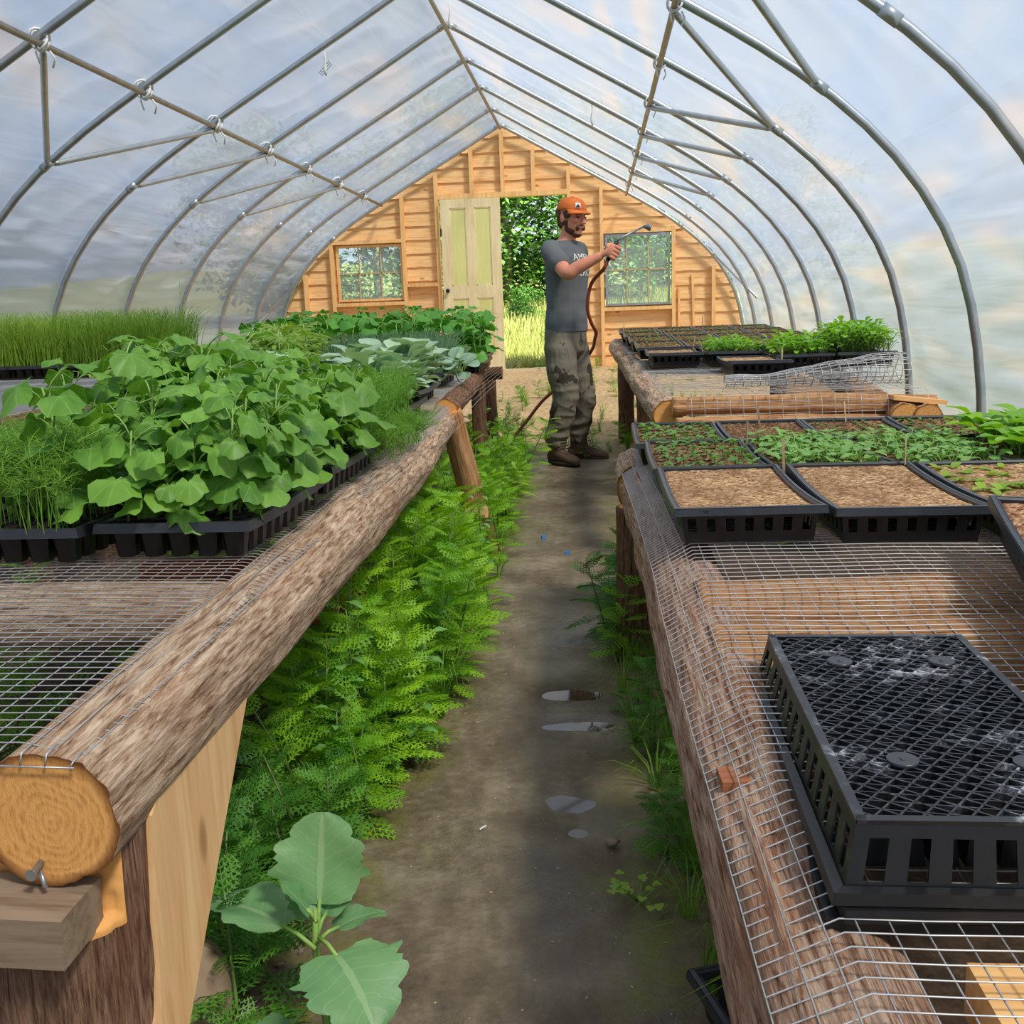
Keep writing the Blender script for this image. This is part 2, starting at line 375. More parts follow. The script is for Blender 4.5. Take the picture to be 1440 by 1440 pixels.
# ------------------------------------------------------------------ setting
DIPS = [(-.10, 2.705, .10, .045, .022), (-.06, 2.475, .10, .036, .020), (-.075, 2.07, .075, .045, .010), (-.06, 1.95, .03, .025, .010), (-.10, 3.14, .06, .05, .016)]
def ground(x, y):
    z = .30 * smooth(5, 13.5, y)
    z += .012 * N(x * 2.3, y * 2.3) + .006 * N(x * 7, y * 7, 3) + .002 * N(x * 25, y * 25, 5)
    z += .07 * math.exp(-((x + .1) ** 2 / 1.3 + (y - 11.6) ** 2 / 1.6)) * (1 + .5 * N(x * 5, y * 5))
    if 1.7 < y < 3.5:
        for cx, cy, a, b, dz in DIPS: z -= dz * math.exp(-(((x - cx) / a) ** 2 + ((y - cy) / b) ** 2) * 1.2)
    return z
g = MB(); X0, X1, Y0, Y1 = -4.35, 2.05, -2.2, 13.6
gx = [(0, X0), (.22, -.55), (.62, .2), (1, X1)]; gy = [(0, Y0), (.1, 1.2), (.5, 3.4), (1, Y1)]
g.grid(170, 420, lambda u, v: (interp(gx, u), interp(gy, v), ground(interp(gx, u), interp(gy, v))))
tag(g.build('floor', M['mud']), kind='structure')
def field(x, y): return .28 + .075 * max(0, y - 14.5) * smooth(13, 20, y) + .08 * N(x * .4, y * .4) * smooth(14, 17, y)
g = MB(); g.grid(60, 60, lambda u, v: (lerp(-30, 30, u), lerp(13.55, 75, v), field(lerp(-30, 30, u), lerp(13.55, 75, v))))
tag(g.build('field', M['field']), kind='structure', label='sloping meadow ground behind the greenhouse')
for xa, xb in ((-40, -4.36), (2.06, 40)):
    g = MB(); g.grid(12, 12, lambda u, v: (lerp(xa, xb, u), lerp(-25, 13.55, v), lerp(-.02, .28, smooth(.5, 1, v)))); tag(g.build('field', M['field']), kind='structure', label='mown ground beside the greenhouse')

RX = -1.165
PROF = [(0, 3.33), (.07, 3.295), (.5, 3.05), (1.0, 2.77), (1.55, 2.46), (2.0, 2.19), (2.4, 1.89), (2.7, 1.56), (2.9, 1.2), (3.0, .8), (3.04, .4), (3.05, -.02)]
def cr(P, m):
    out = []
    for i in range(len(P) - 1):
        p0, p1, p2, p3 = (V((*P[max(0, min(len(P) - 1, j))], 0)) for j in (i - 1, i, i + 1, i + 2))
        for k in range(m):
            t = k / m
            out.append(.5 * ((2 * p1) + (p2 - p0) * t + (2 * p0 - 5 * p1 + 4 * p2 - p3) * t * t + (3 * p1 - p0 - 3 * p2 + p3) * t ** 3))
    out.append(V((*P[-1], 0))); return out
half = cr(PROF, 14)
def resample(P, n):
    L = [0]
    for a, b in zip(P, P[1:]): L.append(L[-1] + (b - a).length)
    out = []; j = 0
    for k in range(n + 1):
        t = L[-1] * k / n
        while j < len(P) - 2 and L[j + 1] < t: j += 1
        out.append(P[j].lerp(P[j + 1], (t - L[j]) / max(1e-9, L[j + 1] - L[j])))
    return out
halfN = resample(half, 120)
HY = [5.2 + 1.19 * k for k in range(-6, 7)] + [13.42]
def film_pt(sgn, k, y):
    p = halfN[k]; q = halfN[min(k + 1, 120)]; r = halfN[max(k - 1, 0)]
    t = (q - r).normalized(); nx, nzz = t.y * -1, t.x       # outward normal in the half profile (x right, y up)
    nx, nzz = -t.y, t.x
    d = .032
    ph = min(abs(y - h) for h in HY) / .6; ph = min(1, ph)
    w = smooth(2.3, 1.3, p.y)
    wr = 1 - abs(N(y * .9 + sgn * 7, p.y * 9.0, 2.0)) * 2.2
    d += w * .034 * max(0, wr) ** 2 * (1 - .35 * ph) * smooth(0, .25, ph)
    wr2 = 1 - abs(N(y * 1.7 + k * .035, k * .05 - y * 1.1, 9.0 + sgn)) * 2.0
    d += (1 - w) * .022 * max(0, wr2) ** 2 * smooth(0, .3, ph)
    d += .018 * N(y * .8, k * .03, sgn * 4.0) * ph
    d -= .008 * ph
    return (RX + sgn * (p.x + nx * d), y, p.y + nzz * d)
KS = next(k for k, p in enumerate(halfN) if p.y < 1.75)
YN = 260; YA, YB = -2.0, 13.5
def film_part(name, sgnks):
    g = MB()
    for j in range(YN + 1):
        y = lerp(YA, YB, j / YN)
        for sgn, k in sgnks: g.v.append(V(film_pt(sgn, k, y)))
    n = len(sgnks)
    for j in range(YN):
        for i in range(n - 1):
            a = j * n + i; g.face((a, a + 1, a + n + 1, a + n), None, 0, True)
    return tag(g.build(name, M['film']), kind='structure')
film_part('ceiling', [(-1, k) for k in range(KS, -1, -1)] + [(1, k) for k in range(1, KS + 1)])
film_part('wall_left', [(-1, k) for k in range(120, KS - 1, -1)])
film_part('wall_right', [(1, k) for k in range(KS, 121)])
g = MB(); pf = [V((RX - p.x, YA, p.y)) for p in halfN[::-4]] + [V((RX + p.x, YA, p.y)) for p in halfN[4::4]]
k0 = len(g.v); g.v += pf; g.face(range(len(pf)))
tag(g.build('wall_front_sun_screen', M['film']), kind='structure')  # unseen film gable, added to keep direct sun off near objects
# foundation boards along both film walls
for sx, nm in ((-1, 'left'), (1, 'right')):
    g = MB(); g.box((RX + sx * 3.02, 5.7, .16), (.04, 15.4, .46)); tag(g.build('baseboard_' + nm, M['pale_block']), kind='structure')

# gable wall --------------------------------------------------------------
YW = 13.5
def roof_z(x):
    a = abs(x - RX); pr = halfN[0]
    for p in halfN:
        if p.x >= a: return lerp(pr.y, p.y, (a - pr.x) / max(1e-6, p.x - pr.x))
        pr = p
    return 0
WIN = [(-3.37, -2.5, 1.24, 1.95), (.11, .93, 1.07, 1.96)]
DOOR = (-1.98, -.36, .1, 2.47)
wall = empty('wall_back', (RX, YW, 0), kind='structure'); wall.location = (0, 0, 0)
ztop = .1; row = 0
while ztop < 3.3:
    z0, z1 = ztop, ztop + .172
    cuts = []
    xs = sorted({-4.3, 2.0, DOOR[0], DOOR[1], *[w[0] for w in WIN], *[w[1] for w in WIN]})
    g = MB(); step = .05; x = -4.2
    while x < 1.86:
        x2 = x + step; xm = (x + x2) / 2
        zl = z0 - .002 + .016 * max(0, N(x * 5, row * 3.7)) + .006 * N(x * 19, row * 2.1); zl2 = z0 - .002 + .016 * max(0, N(x2 * 5, row * 3.7)) + .006 * N(x2 * 19, row * 2.1)
        spans = [(zl, zl2, z1 + .03, z1 + .03)]
        ra, rb = roof_z(x) - .005, roof_z(x2) - .005
        segs = [(z0, z1 + .012)]
        for (a, b, lo, hi) in WIN + [DOOR]:
            if a < xm < b:
                ns = []
                for (s0, s1) in segs:
                    if s1 <= lo or s0 >= hi: ns.append((s0, s1)); continue
                    if s0 < lo: ns.append((s0, lo))
                    if s1 > hi: ns.append((hi, s1))
                segs = ns
        for (s0, s1) in segs:
            bl, bl2 = (zl, zl2) if abs(s0 - z0) < 1e-6 else (s0, s0)
            t1, t2 = min(s1, ra), min(s1, rb)
            if t1 <= bl and t2 <= bl2: continue
            t1 = max(t1, bl); t2 = max(t2, bl2)
            yf0, yf1 = YW + .012, YW - .010
            g.quad((x, yf1, bl), (x2, yf1, bl2), (x2, yf0, t2), (x, yf0, t1))
            g.quad((x2, YW + .04, bl2), (x, YW + .04, bl), (x, YW + .03, t1), (x2, YW + .03, t2))
            g.quad((x, YW + .04, bl), (x2, YW + .04, bl2), (x2, yf1, bl2), (x, yf1, bl))
            if t1 > bl or t2 > bl2: g.quad((x, yf0, t1), (x2, yf0, t2), (x2, YW + .03, t2), (x, YW + .03, t1))
        x = x2
    if g.f: g.build('siding_board', M['siding'], wall)
    ztop = z1; row += 1
STUDS = [(-3.79, .3, 1.6), (-3.42, .3, 1.99), (-2.47, .3, 2.53), (-2.02, .3, 2.8), (-1.56, 2.53, 3.06), (-1.165, 2.53, 3.26), (-.775, 2.53, 3.04), (-.335, .3, 2.78), (.07, .28, 2.55), (.97, .3, 2.03), (1.47, .3, 1.52)]
for sx, za, zb in STUDS:
    zb = min(zb, roof_z(sx) - .03); g = MB(); g.box((sx, YW - .045, (za + zb) / 2), (.046, .085, zb - za)); g.build('stud', M['stud'], wall)
g = MB(); g.box((-1.17, YW - .045, 2.50), (1.66, .087, .06)); g.build('door_header', M['stud'], wall)
for (a, b, z) in ((-3.40, -2.49, 1.985), (.09, .95, 1.03), (.09, .95, 1.99), (-2.45, -2.04, 1.42), (-3.40, -2.49, 1.2)):
    g = MB(); g.box(((a + b) / 2, YW - .045, z), (b - a, .08, .045)); g.build('crosspiece', M['stud'], wall)
g = MB(); g.box((1.22, YW - .02, 1.06), (.03, .03, .75), Matrix.Rotation(R(-1.5), 3, 'Y')); g.build('leaning_stick', M['stud'], wall)
g = MB(); g.box((1.04, YW - .02, .9), (.03, .03, .75)); g.build('short_batten', M['stud'], wall)
for i in range(2):                      # rake trim following the end hoop is the hoop itself
    pass
for i, (a, b, lo, hi) in enumerate(WIN):
    w = empty('window_%d' % (i + 1), ((a + b) / 2, YW - .01, lo)); w['kind'] = 'structure'
    cx, hw, hh = 0, (b - a) / 2, hi - lo
    g = MB()
    t = .028
    g.box((0, 0, t / 2), (2 * hw, .05, t)); g.box((0, 0, hh - t / 2), (2 * hw, .05, t))
    g.box((-hw + t / 2, 0, hh / 2), (t, .05, hh - 2 * t)); g.box((hw - t / 2, 0, hh / 2), (t, .05, hh - 2 * t))
    g.build('window_frame', M['steel'] if i else M['stud'], w)
    g = MB(); g.box((0, 0, hh / 2), (2 * hw - 2 * t, .022, .016))
    for q in (-1, 1): g.box((q * hw / 3, 0, hh / 2), (.016, .022, hh - 2 * t))
    g.build('muntins', M['stake'], w)
    g = MB(); g.box((0, .004, hh / 2), (2 * hw - 2 * t, .004, hh - 2 * t)); g.build('glass_pane', M['glass'], w)
# door leaf
d = empty('door_1', (-1.965, YW - .13, .31)); d['kind'] = 'structure'; d['label'] = 'worn cream panel door covering the left half of the doorway'
DW, DH = .76, 2.15
g = MB(); st = .12
g.box((st / 2, 0, DH / 2), (st, .04, DH)); g.box((DW - st / 2, 0, DH / 2), (st, .04, DH)); g.box((DW / 2, 0, DH / 2), (.11, .04, DH))
for z, h in ((DH - .055, .11), (1.0, .16), (.1, .2)): g.box((DW / 2, 0, z), (DW - 2 * st, .038, h))
g.build('door_frame', M['door_white'], d)
for x0, x1 in ((st, DW / 2 - .055), (DW / 2 + .055, DW - st)):
    for z0, z1 in ((.2, .92), (1.08, DH - .11)):
        g = MB(); g.box(((x0 + x1) / 2, 0, (z0 + z1) / 2), (x1 - x0, .016, z1 - z0)); g.build('door_panel', M['door_panel'], d)
        g = MB()
        for xa, xb, za, zb in ((x0, x0 + .012, z0, z1), (x1 - .012, x1, z0, z1), (x0, x1, z0, z0 + .012), (x0, x1, z1 - .012, z1)):
            g.box(((xa + xb) / 2, 0, (za + zb) / 2), (xb - xa, .03, zb - za))
        g.build('panel_molding', M['door_white'], d)
g = MB(); g.tube([(.06, -.02, 1.02), (.06, -.06, 1.02)], [.012, .028], 12); g.build('door_knob', M['dark'], d)
g = MB(); g.box((0, -.005, 1.75), (.02, .05, .09)); g.box((0, -.005, .35), (.02, .05, .09)); g.build('hinges', M['dark'], d)

# hoops, purlins, braces ------------------------------------------------------
def hoop_pts(y, k0=120, k1=120, st=5):
    return [(RX - halfN[k].x, y, halfN[k].y) for k in range(k0, 0, -st)] + [(RX + halfN[k].x, y, halfN[k].y) for k in range(0, k1 + 1, st)]
ordin = ['nearest', 'second', 'third', 'fourth', 'fifth', 'sixth', 'seventh', 'eighth', 'ninth', 'tenth', 'eleventh', 'twelfth', 'thirteenth', 'fourteenth']
for i, y in enumerate(HY):
    if y < 2: 
        pass
    r = .0225
    g = MB(); g.tube(hoop_pts(y), r, 14)
    n = len(HY) - 1 - i
    lab = 'curved galvanised steel hoop fixed against the wooden end wall' if n == 0 else \
          'curved galvanised steel hoop of the tunnel, %s one out from the wooden end wall' % ('first' if n == 1 else ordin[n - 1])
    if y < 2.0: lab = 'steel hoop at the camera end of the tunnel, %s from that end' % ('first' if i == 0 else ordin[i])
    h = empty('greenhouse_hoop', (RX, y, 0)); h.location = (0, 0, 0)
    g.build('tube', M['steel'], h)
    for s in (-1, 1):
        g = MB(); a, b = halfN[62], halfN[64]; g.tube([(RX + s * a.x, y, a.y), (RX + s * b.x, y, b.y)], r + .0035, 14); g.build('splice_sleeve', M['steel'], h)
    g = MB()
    a = halfN[2]; g.tube([(RX - a.x, y, a.y), (RX - .02, y, 3.322), (RX + .02, y, 3.322), (RX + a.x, y, a.y)], r + .003, 14)
    g.build('splice_sleeve', M['steel'], h)
    tag(h, lab, 'hoop', 'steel hoops of the tunnel')
PX = {'left': RX - 1.55, 'right': RX + 1.55}
for nm, px in PX.items():
    g = MB(); g.tube([(px, -1.95, 2.425), (px, 3, 2.425), (px, 8, 2.42), (px, 13.38, 2.425)], .0175, 12)
    tag(g.build('purlin_pipe', M['steel_old']), 'long galvanised purlin pipe running down the %s side of the roof' % nm, 'pipe', 'long pipes under the roof')
g = MB(); g.tube([(RX, -1.95, 3.285), (RX, 5, 3.285), (RX, 13.38, 3.285)], .0175, 12)
tag(g.build('purlin_pipe', M['steel_old']), 'ridge pipe running along the peak of the tunnel', 'pipe', 'long pipes under the roof')
def knee(s): return (RX + s * 2.2, 2.045)
BR = [(1, 5.2, 4.01), (1, 6.39, 5.2), (1, 6.39, 7.58), (1, 7.58, 8.77), (1, 8.77, 9.96), (1, 9.96, 11.15),
      (-1, 6.39, 5.2), (-1, 6.39, 7.58), (-1, 7.58, 8.77), (-1, 8.77, 9.96), (-1, 9.96, 11.15)]
for s, ya, yb in BR:
    kx, kz = knee(s)
    g = MB(); a = V((kx, ya, kz)); b = V((RX + s * 1.55, yb, 2.40))
    sg = 1 if yb > ya else -1; a.y += sg * .03; b.y -= sg * .02
    g.tube([a, a.lerp(b, .03), a.lerp(b, .97), b], [.012, .018, .018, .012], 12)
    side = 'right' if s > 0 else 'left'
    tag(g.build('brace_pipe', M['steel']), 'short diagonal brace pipe, %s side of the roof, %s in order going away' % (side, ordin[sum(1 for q in BR[:BR.index((s, ya, yb))] if q[0] == s)]), 'brace', 'diagonal roof braces')
g = MB(); g.tube([(RX - 2.98, 11.6, .75), (RX - 2.8, 13.35, 1.42)], .015, 10)
tag(g.build('brace_pipe', M['steel']), 'thin slanting brace pipe low on the left beside the end wall', 'brace', 'diagonal roof braces')
g = MB(); g.tube([(RX + 2.62, 13.3, 1.66), (RX + 2.98, 12.1, 1.1)], .013, 10)
tag(g.build('brace_pipe', M['steel']), 'thin slanting brace pipe low on the right beside the end wall', 'brace', 'diagonal roof braces')
# white straps at the purlin crossings
def strap_mesh():
    g = MB()
    for q in (-.012, .012):
        pts = [(.05 * math.cos(a) * .62, q + .012 * math.sin(a * 2), .05 * math.sin(a) * .72 + .008) for a in [2 * PI * k / 14 for k in range(15)]]
        g.tube(pts, .005, 6)
    g.tube([(.03, 0, -.03), (.045, .008, -.055), (.03, .014, -.085)], .004, 5); g.tube([(-.02, 0, -.03), (-.012, .01, -.07)], .004, 5)
    return g
sk = Kind(strap_mesh().build('strap_tie', M['strap']))
for s, nm in ((-1, 'left'), (1, 'right')):
    for i, y in enumerate(HY[5:13]):
        n = 13 - (5 + i)
        sk.place((RX + s * 1.55, y, 2.43), (0, 0, rnd(-.4, .4)), (1.5 if s < 0 else 1.1) * rnd(.9, 1.1), label='white tie lashing the %s purlin pipe to the %s hoop out from the end wall' % (nm, ['first', 'second', 'third', 'fourth', 'fifth', 'sixth', 'seventh', 'eighth'][n - 1]), cat='tie', group='white ties on the purlin pipes')
for i, (x, y, z) in enumerate([(RX - .72, 7.58, 2.86), (RX + .18, 7.58, 3.12), (RX + 1.15, 8.77, 2.63)]):
    g = MB(); g.tube([(0, 0, .03), (.004, 0, -.02), (-.004, .003, -.085), (.002, 0, -.13)], [.004, .006, .011, .009], 6)
    tag(g.build('hanging_tape', M['strap'], None, (x, y, z)), ['white tape tail hanging from a hoop left of the ridge', 'white tape tail hanging from a hoop just right of the ridge', 'white tape tail hanging from a hoop near the right purlin'][i], 'tape', 'tape tails hanging from the hoops')
g = MB()
for i in range(9):
    y = 7.95 + .035 * (i % 3) + .01 * i; k = 22 + i // 3 * 1
    p = halfN[k]; g.tube([(RX - p.x, y, p.y + .018), (RX - p.x - .03, y + .02, p.y - .002)], .0025, 4)
tag(g.build('film_print_mark', M['dark']), 'small black printed mark on the plastic film left of the ridge', 'mark')
# ------------------------------------------------------------------ benches
def zL(y): return interp([(.6, .615), (1.0, .62), (1.7, .64), (3.5, .665), (4.4, .69), (5, .705), (8, .735)], y)
def zR(y): return interp([(.3, .495), (.9, .51), (1.5, .565), (1.9, .605), (2.4, .602), (3.5, .572)], y)
def zF(y): return interp([(4.0, .70), (4.6, .715), (5.3, .725), (6.5, .765), (8.3, .81)], y)
def logmesh(pts, rad, rings=None, n=56, amp=.005, seed=0.0, freq=16, lf=3.0, lumps=.006, capmats=True, twist=1.2):
    pts = [V(p) for p in pts]
    P = resample(pts, rings or int(sum((b - a).length for a, b in zip(pts, pts[1:])) / .014))
    m = len(P); rr = [interp([(i / (len(rad) - 1), r) for i, r in enumerate(rad)], i / (m - 1)) for i in range(m)]
    R0 = rad[0]
    def disp(a, L):
        u = a * R0 + L * .06 * twist
        cx, sx = math.cos(a), math.sin(a)
        v1 = nz(V((cx * R0 * freq * 2.4 + seed, sx * R0 * freq * 2.4, L * lf)))
        v2 = nz(V((cx * R0 * freq * 6 + seed, sx * R0 * freq * 6 + L * .5, L * lf * 2.2)))
        lp = nz(V((cx * 1.4 + seed, sx * 1.4, L * 2.1)))
        return amp * (v1 * 1.1 + v2 * .8) + lumps * lp
    g = MB(); g.tube(P, rr, n, True, disp, 0, True, 1); return g
def mesh_wires(x0, x1, y0, y1, zf, dx=.028, dy=.0185, r=.0009, seg=.07, skew=0.0):
    g = MB(); k = 0
    y = y0
    def xl(f, y): return f(y) if callable(f) else f
    while y <= y1:
        a, b = xl(x0, y), xl(x1, y); n = max(2, int((b - a) / seg))
        g.tube([(lerp(a, b, i / n), y + skew * (i / n) + .0012 * N(i * .7, y * 9), zf(lerp(a, b, i / n), y) + .001) for i in range(n + 1)], r, 4, False)
        y += dy; k += 1
    i0 = 0; a0, b0 = xl(x0, y0), xl(x1, y0); nx = int((b0 - a0) / dx)
    for i in range(nx + 1):
        f = i * dx; n = int((y1 - y0) / seg)
        g.tube([(xl(x0, lerp(y0, y1, j / n)) + f + .001 * N(j * .6, f * 30), lerp(y0, y1, j / n), zf(xl(x0, lerp(y0, y1, j / n)) + f, lerp(y0, y1, j / n)) - .0005) for j in range(n + 1)], r, 4, False)
    return g
# left bench ---------------------------------------------------------------
BL = empty('log_bench', (0, 0, 0))
lc = [(-.585, .95), (-.585, 2.0), (-.605, 3.2), (-.655, 4.25)]
def lx(y): return interp([(b, a) for a, b in lc], y)
LR = .076
logmesh([(x, y, zL(y) - LR - .002) for x, y in lc], [LR, .078, .072, .062], None, 72, .0045, 1.3, 16, 2.4, .005, twist=3).build('side_log', [M['bark'], M['cut']], BL)
logmesh([(-.63, 4.18, .655), (-.68, 5.3, .66), (-.75, 6.6, .68), (-.84, 7.7, .69)], [.05, .047, .045, .04], None, 36, .004, 4.2).build('side_log', [M['bark_dark'], M['cut']], BL)
for y, r, z in ((1.59, .055, .57), (4.25, .05, .6), (7.3, .045, .62)):
    logmesh([(-2.3, y, z), (-1.5, y + .02, z), (-.62 if y < 4 else -.68, y, z)], [r, r * 1.05, r], 60, 28, .005, y).build('cross_log', [M['bark'] if y < 2 else M['bark_dark'], M['cut']], BL)
logmesh([(-2.3, 1.1, .545), (-2.3, 4.2, .58), (-2.25, 7.4, .64)], [.06, .06, .05], 120, 20, .005, 9).build('side_log', [M['bark_dark'], M['cut']], BL)
# posts
g = logmesh([(-.630, 1.035, -.02), (-.630, 1.035, .20), (-.625, 1.03, .505)], [.106, .104, .104], 110, 90, .005, 5, 22, 4, .004)
for p in g.v:
    if p.z > .408 and p.y < .985: p.y = .985 + .003 * N(p.x * 60, p.z * 60); p.z += .004 * N(p.x * 50, 3)
g.mi = [1 if len(f) > 4 or all(g.v[i].z > .40 and g.v[i].y < .992 for i in f) or (all(g.v[i].z > .395 for i in f) and min(g.v[i].z for i in f) < .409 and min(g.v[i].y for i in f) < .985) else m_ for f, m_ in zip(g.f, g.mi)]
g.build('leg_post', [M['bark_post'], M['cut']], BL)
logmesh([(-.50, 4.4, -.02), (-.545, 4.3, .25), (-.61, 4.2, .655)], [.05, .052, .045], 50, 32, .005, 7, 20, 3, .004).build('leg_post', [M['bark_split'], M['cut']], BL)
g = MB(); g.box((-.535, 4.27, .215), (.1, .1, .04), Matrix.Rotation(.2, 3, 'Z')); g.build('cleat', M['board'], BL)
for x, y in ((-.80, 7.55), (-.74, 6.3), (-2.2, 1.5), (-2.2, 4.3), (-2.2, 7.3)):
    logmesh([(x, y, ground(x, y) - .03), (x, y, .62)], [.05, .045], 30, 24, .006, x + y).build('leg_post', [M['bark_dark'], M['cut']], BL)
g = MB()   # broad diagonal brace plank on the aisle side of the first post
A = [(-.522, 1.005, .50), (-.522, .965, .16), (-.522, 1.02, .10), (-.522, 1.33, .545)]
A = [(-.516, 1.04, .50), (-.516, 1.000, .17), (-.516, 1.030, .15), (-.516, 1.37, .515), (-.516, 1.30, .545), (-.516, 1.1, .545)]
k = 0; A2 = [(x - .028, y, z) for x, y, z in A]; n = len(A)
g.v += [V(p) for p in A] + [V(p) for p in A2]
g.face(list(range(n))); g.face([n + i for i in range(n)][::-1])
for i in range(n): g.face((i, n + i, n + (i + 1) % n, (i + 1) % n))
g.build('brace_plank', M['board'], BL)
g = MB(); g.box((-.672, .935, .437), (.24, .085, .055), Matrix.Rotation(R(2), 3, 'Y')); g.build('support_block', M['grey_block'], BL)
g = MB(); g.tube([(-.600, .955, .492), (-.600, .934, .489), (-.600, .930, .489)], [.004, .004, .0065], 12); g.tube([(-.598, .945, .486), (-.590, .938, .470)], .0028, 8); g.build('bolt', M['steel'], BL)
def zmL(x, y):
    xc = lx(y) if y < 4.2 else interp([(4.2, -.63), (7.7, -.84)], y); r = LR if y < 4.2 else .05
    z = zL(y) + .003 * N(x * 4, y * 4)
    if x > xc: z -= r - math.sqrt(max(0, r * r - min(r * .98, x - xc) ** 2))
    return z + .0015
mesh_wires(lambda y: -2.28, lambda y: (lx(y) if y < 4.2 else interp([(4.2, -.63), (7.7, -.84)], y)) + .045, .965, 7.7, lambda x, y: zmL(x, y), .028, .0195).build('wire_mesh', M['wire'], BL)
g = MB()
for i in range(4): g.tube([(-.628 + i * .027, .965, zmL(-.628 + i * .027, .97)), (-.628 + i * .027, .944, zmL(-.628 + i * .027, .96) - .002), (-.63 + i * .027, .942, .605)], .0011, 5)
g.tube([(-.66, .942, .607), (-.545, .942, .604)], .0012, 5); g.build('mesh_edge_wire', M['wire'], BL)
tag(BL, 'long bench of bark-covered logs topped with wire mesh, left of the path', 'bench', 'log benches')
# outer left bench (higher, by the film wall)
BO = empty('log_bench', (0, 0, 0))
for pts, r in (([(-1.95, 3.0, .72), (-1.95, 6.6, .72)], .05), ([(-3.9, 3.0, .72), (-3.9, 6.6, .72)], .05), ([(-3.95, 3.3, .7), (-1.9, 3.3, .7)], .05), ([(-3.95, 6.3, .7), (-1.9, 6.3, .7)], .05)):
    logmesh(pts, [r, r], 60, 20, .005, r + pts[0][0]).build('side_log', [M['bark_dark'], M['cut']], BO)
for x, y in ((-1.95, 3.3), (-3.9, 3.3), (-1.95, 6.2), (-3.9, 6.2)):
    logmesh([(x, y, ground(x, y) - .03), (x, y, .7)], [.05, .045], 30, 20, .006, x + y).build('leg_post', [M['bark_dark'], M['cut']], BO)
mesh_wires(-3.95, -1.9, 3.0, 6.6, lambda x, y: .775 + .004 * N(x * 3, y * 3), .04, .028).build('wire_mesh', M['wire'], BO)
tag(BO, 'higher log and wire mesh bench against the left film wall under the tall chives', 'bench', 'log benches')
# right near bench -----------------------------------------------------------
BR_ = empty('log_bench', (0, 0, 0))
def rx(y): return interp([(.35, .212), (.9, .196), (1.5, .172), (2.0, .160), (3.0, .138), (3.6, .13)], y)
def rr(y): return interp([(.35, .090), (1.5, .080), (3.5, .078)], y)
ysR = [.45, .9, 1.6, 2.4, 3.15]
logmesh([(rx(y), y, zR(y) - rr(y) - .005) for y in ysR], [rr(y) for y in ysR], None, 72, .006, 12, 15, 2.2, .005, twist=.2).build('side_log', [M['bark_red'], M['cut']], BR_)
logmesh([(.125, 3.1, .50), (.12, 3.55, .50)], [.078, .07], 30, 36, .006, 3).build('side_log', [M['bark'], M['cut']], BR_)
for y, w, nm in ((1.50, .11, 1), (1.70, .10, 2), (3.3, .07, 3), (.672, .055, 4)):
    z = zR(y) - .05
    g = logmesh([(.16 if y > 1 else .06, y, z), (.7, y + .01, z), (1.45, y - .02, z)], [w, w * 1.05, w], 110, 48, .006, y * 3, 20, 2.5, .006)
    for p in g.v: p.z = z + (p.z - z) * (.5 if y < 3 else .7) if p.z > z - 9 else p.z
    g.build('cross_log', [M['bark_split'], M['cut']], BR_)
g = MB(); g.box((.205, 1.115, .502), (.15, .042, .035), Matrix.Rotation(.06, 3, 'Z')); g.build('spacer_block', M['red_block'], BR_)
g = MB(); g.box((.41, .755, .474), (.22, .09, .05)); g.build('wood_block', M['pale_block'], BR_)
logmesh([(1.42, .4, .45), (1.42, 3.5, .5)], [.06, .06], 60, 20, .005, 8).build('side_log', [M['bark_dark'], M['cut']], BR_)
for x, y in ((.10, 3.02), (.17, .62), (1.4, .6), (1.4, 3.2)):
    logmesh([(x - .01, y, -.03), (x, y, zR(y) - .12)], [.052, .05], 34, 28, .006, x * 9 + y).build('leg_post', [M['bark_dark'], M['cut']], BR_)
def zmR(x, y):
    xc = rx(y); r = rr(y); z = zR(y) + .004 * N(x * 5, y * 5)
    if x < xc: z -= r - math.sqrt(max(0, r * r - min(r * .97, xc - x) ** 2))
    return z + .009
mesh_wires(lambda y: rx(y) - .07, lambda y: 1.45, .46, 3.5, zmR, .029, .0195, .0010).build('wire_mesh', M['wire'], BR_)
tag(BR_, 'low bench of peeling reddish logs under wire mesh, right of the path in front', 'bench', 'log benches')
# right far bench ------------------------------------------------------------
BF = empty('log_bench', (0, 0, 0))
logmesh([(.275, 4.16, .615), (.235, 5.3, .645), (.19, 6.8, .70), (.145, 8.2, .745)], [.062, .062, .062, .06], None, 48, .006, 22).build('side_log', [M['bark'], M['cut']], BF)
logmesh([(.29, 4.12, .655), (.8, 4.13, .652), (1.3, 4.1, .64)], [.036, .038, .037], 60, 32, .004, 31).build('cross_log', [M['bark_split'], M['cut']], BF)
logmesh([(.30, 4.06, .585), (.8, 4.08, .580), (1.22, 4.08, .575)], [.035, .034, .03], 60, 28, .004, 33).build('cross_log', [M['bark_split'], M['cut']], BF)
logmesh([(1.16, 4.0, .60), (1.26, 6, .66), (1.3, 8.2, .74)], [.055, .055, .055], 90, 28, .005, 41).build('side_log', [M['bark_split'], M['cut']], BF)
for y in (6.2, 8.0): logmesh([(.2, y, zF(y) - .06), (1.3, y, zF(y) - .06)], [.045, .045], 40, 20, .005, y).build('cross_log', [M['bark_dark'], M['cut']], BF)
for x, y in ((.20, 7.6), (.26, 5.6), (1.3, 7.6), (1.25, 4.7)):
    logmesh([(x, y, ground(x, y) - .03), (x, y, zF(y) - .12)], [.062, .055], 34, 28, .007, x * 9 + y).build('leg_post', [M['bark_dark'], M['cut']], BF)
mesh_wires(lambda y: interp([(4, .26), (8.2, .13)], y), lambda y: 1.24, 4.08, 8.2, lambda x, y: zF(y) + .006 * N(x * 4, y * 4), .051, .051, .0011).build('wire_mesh', M['wire'], BF)
g = MB()     # the mesh end bent down over the front log
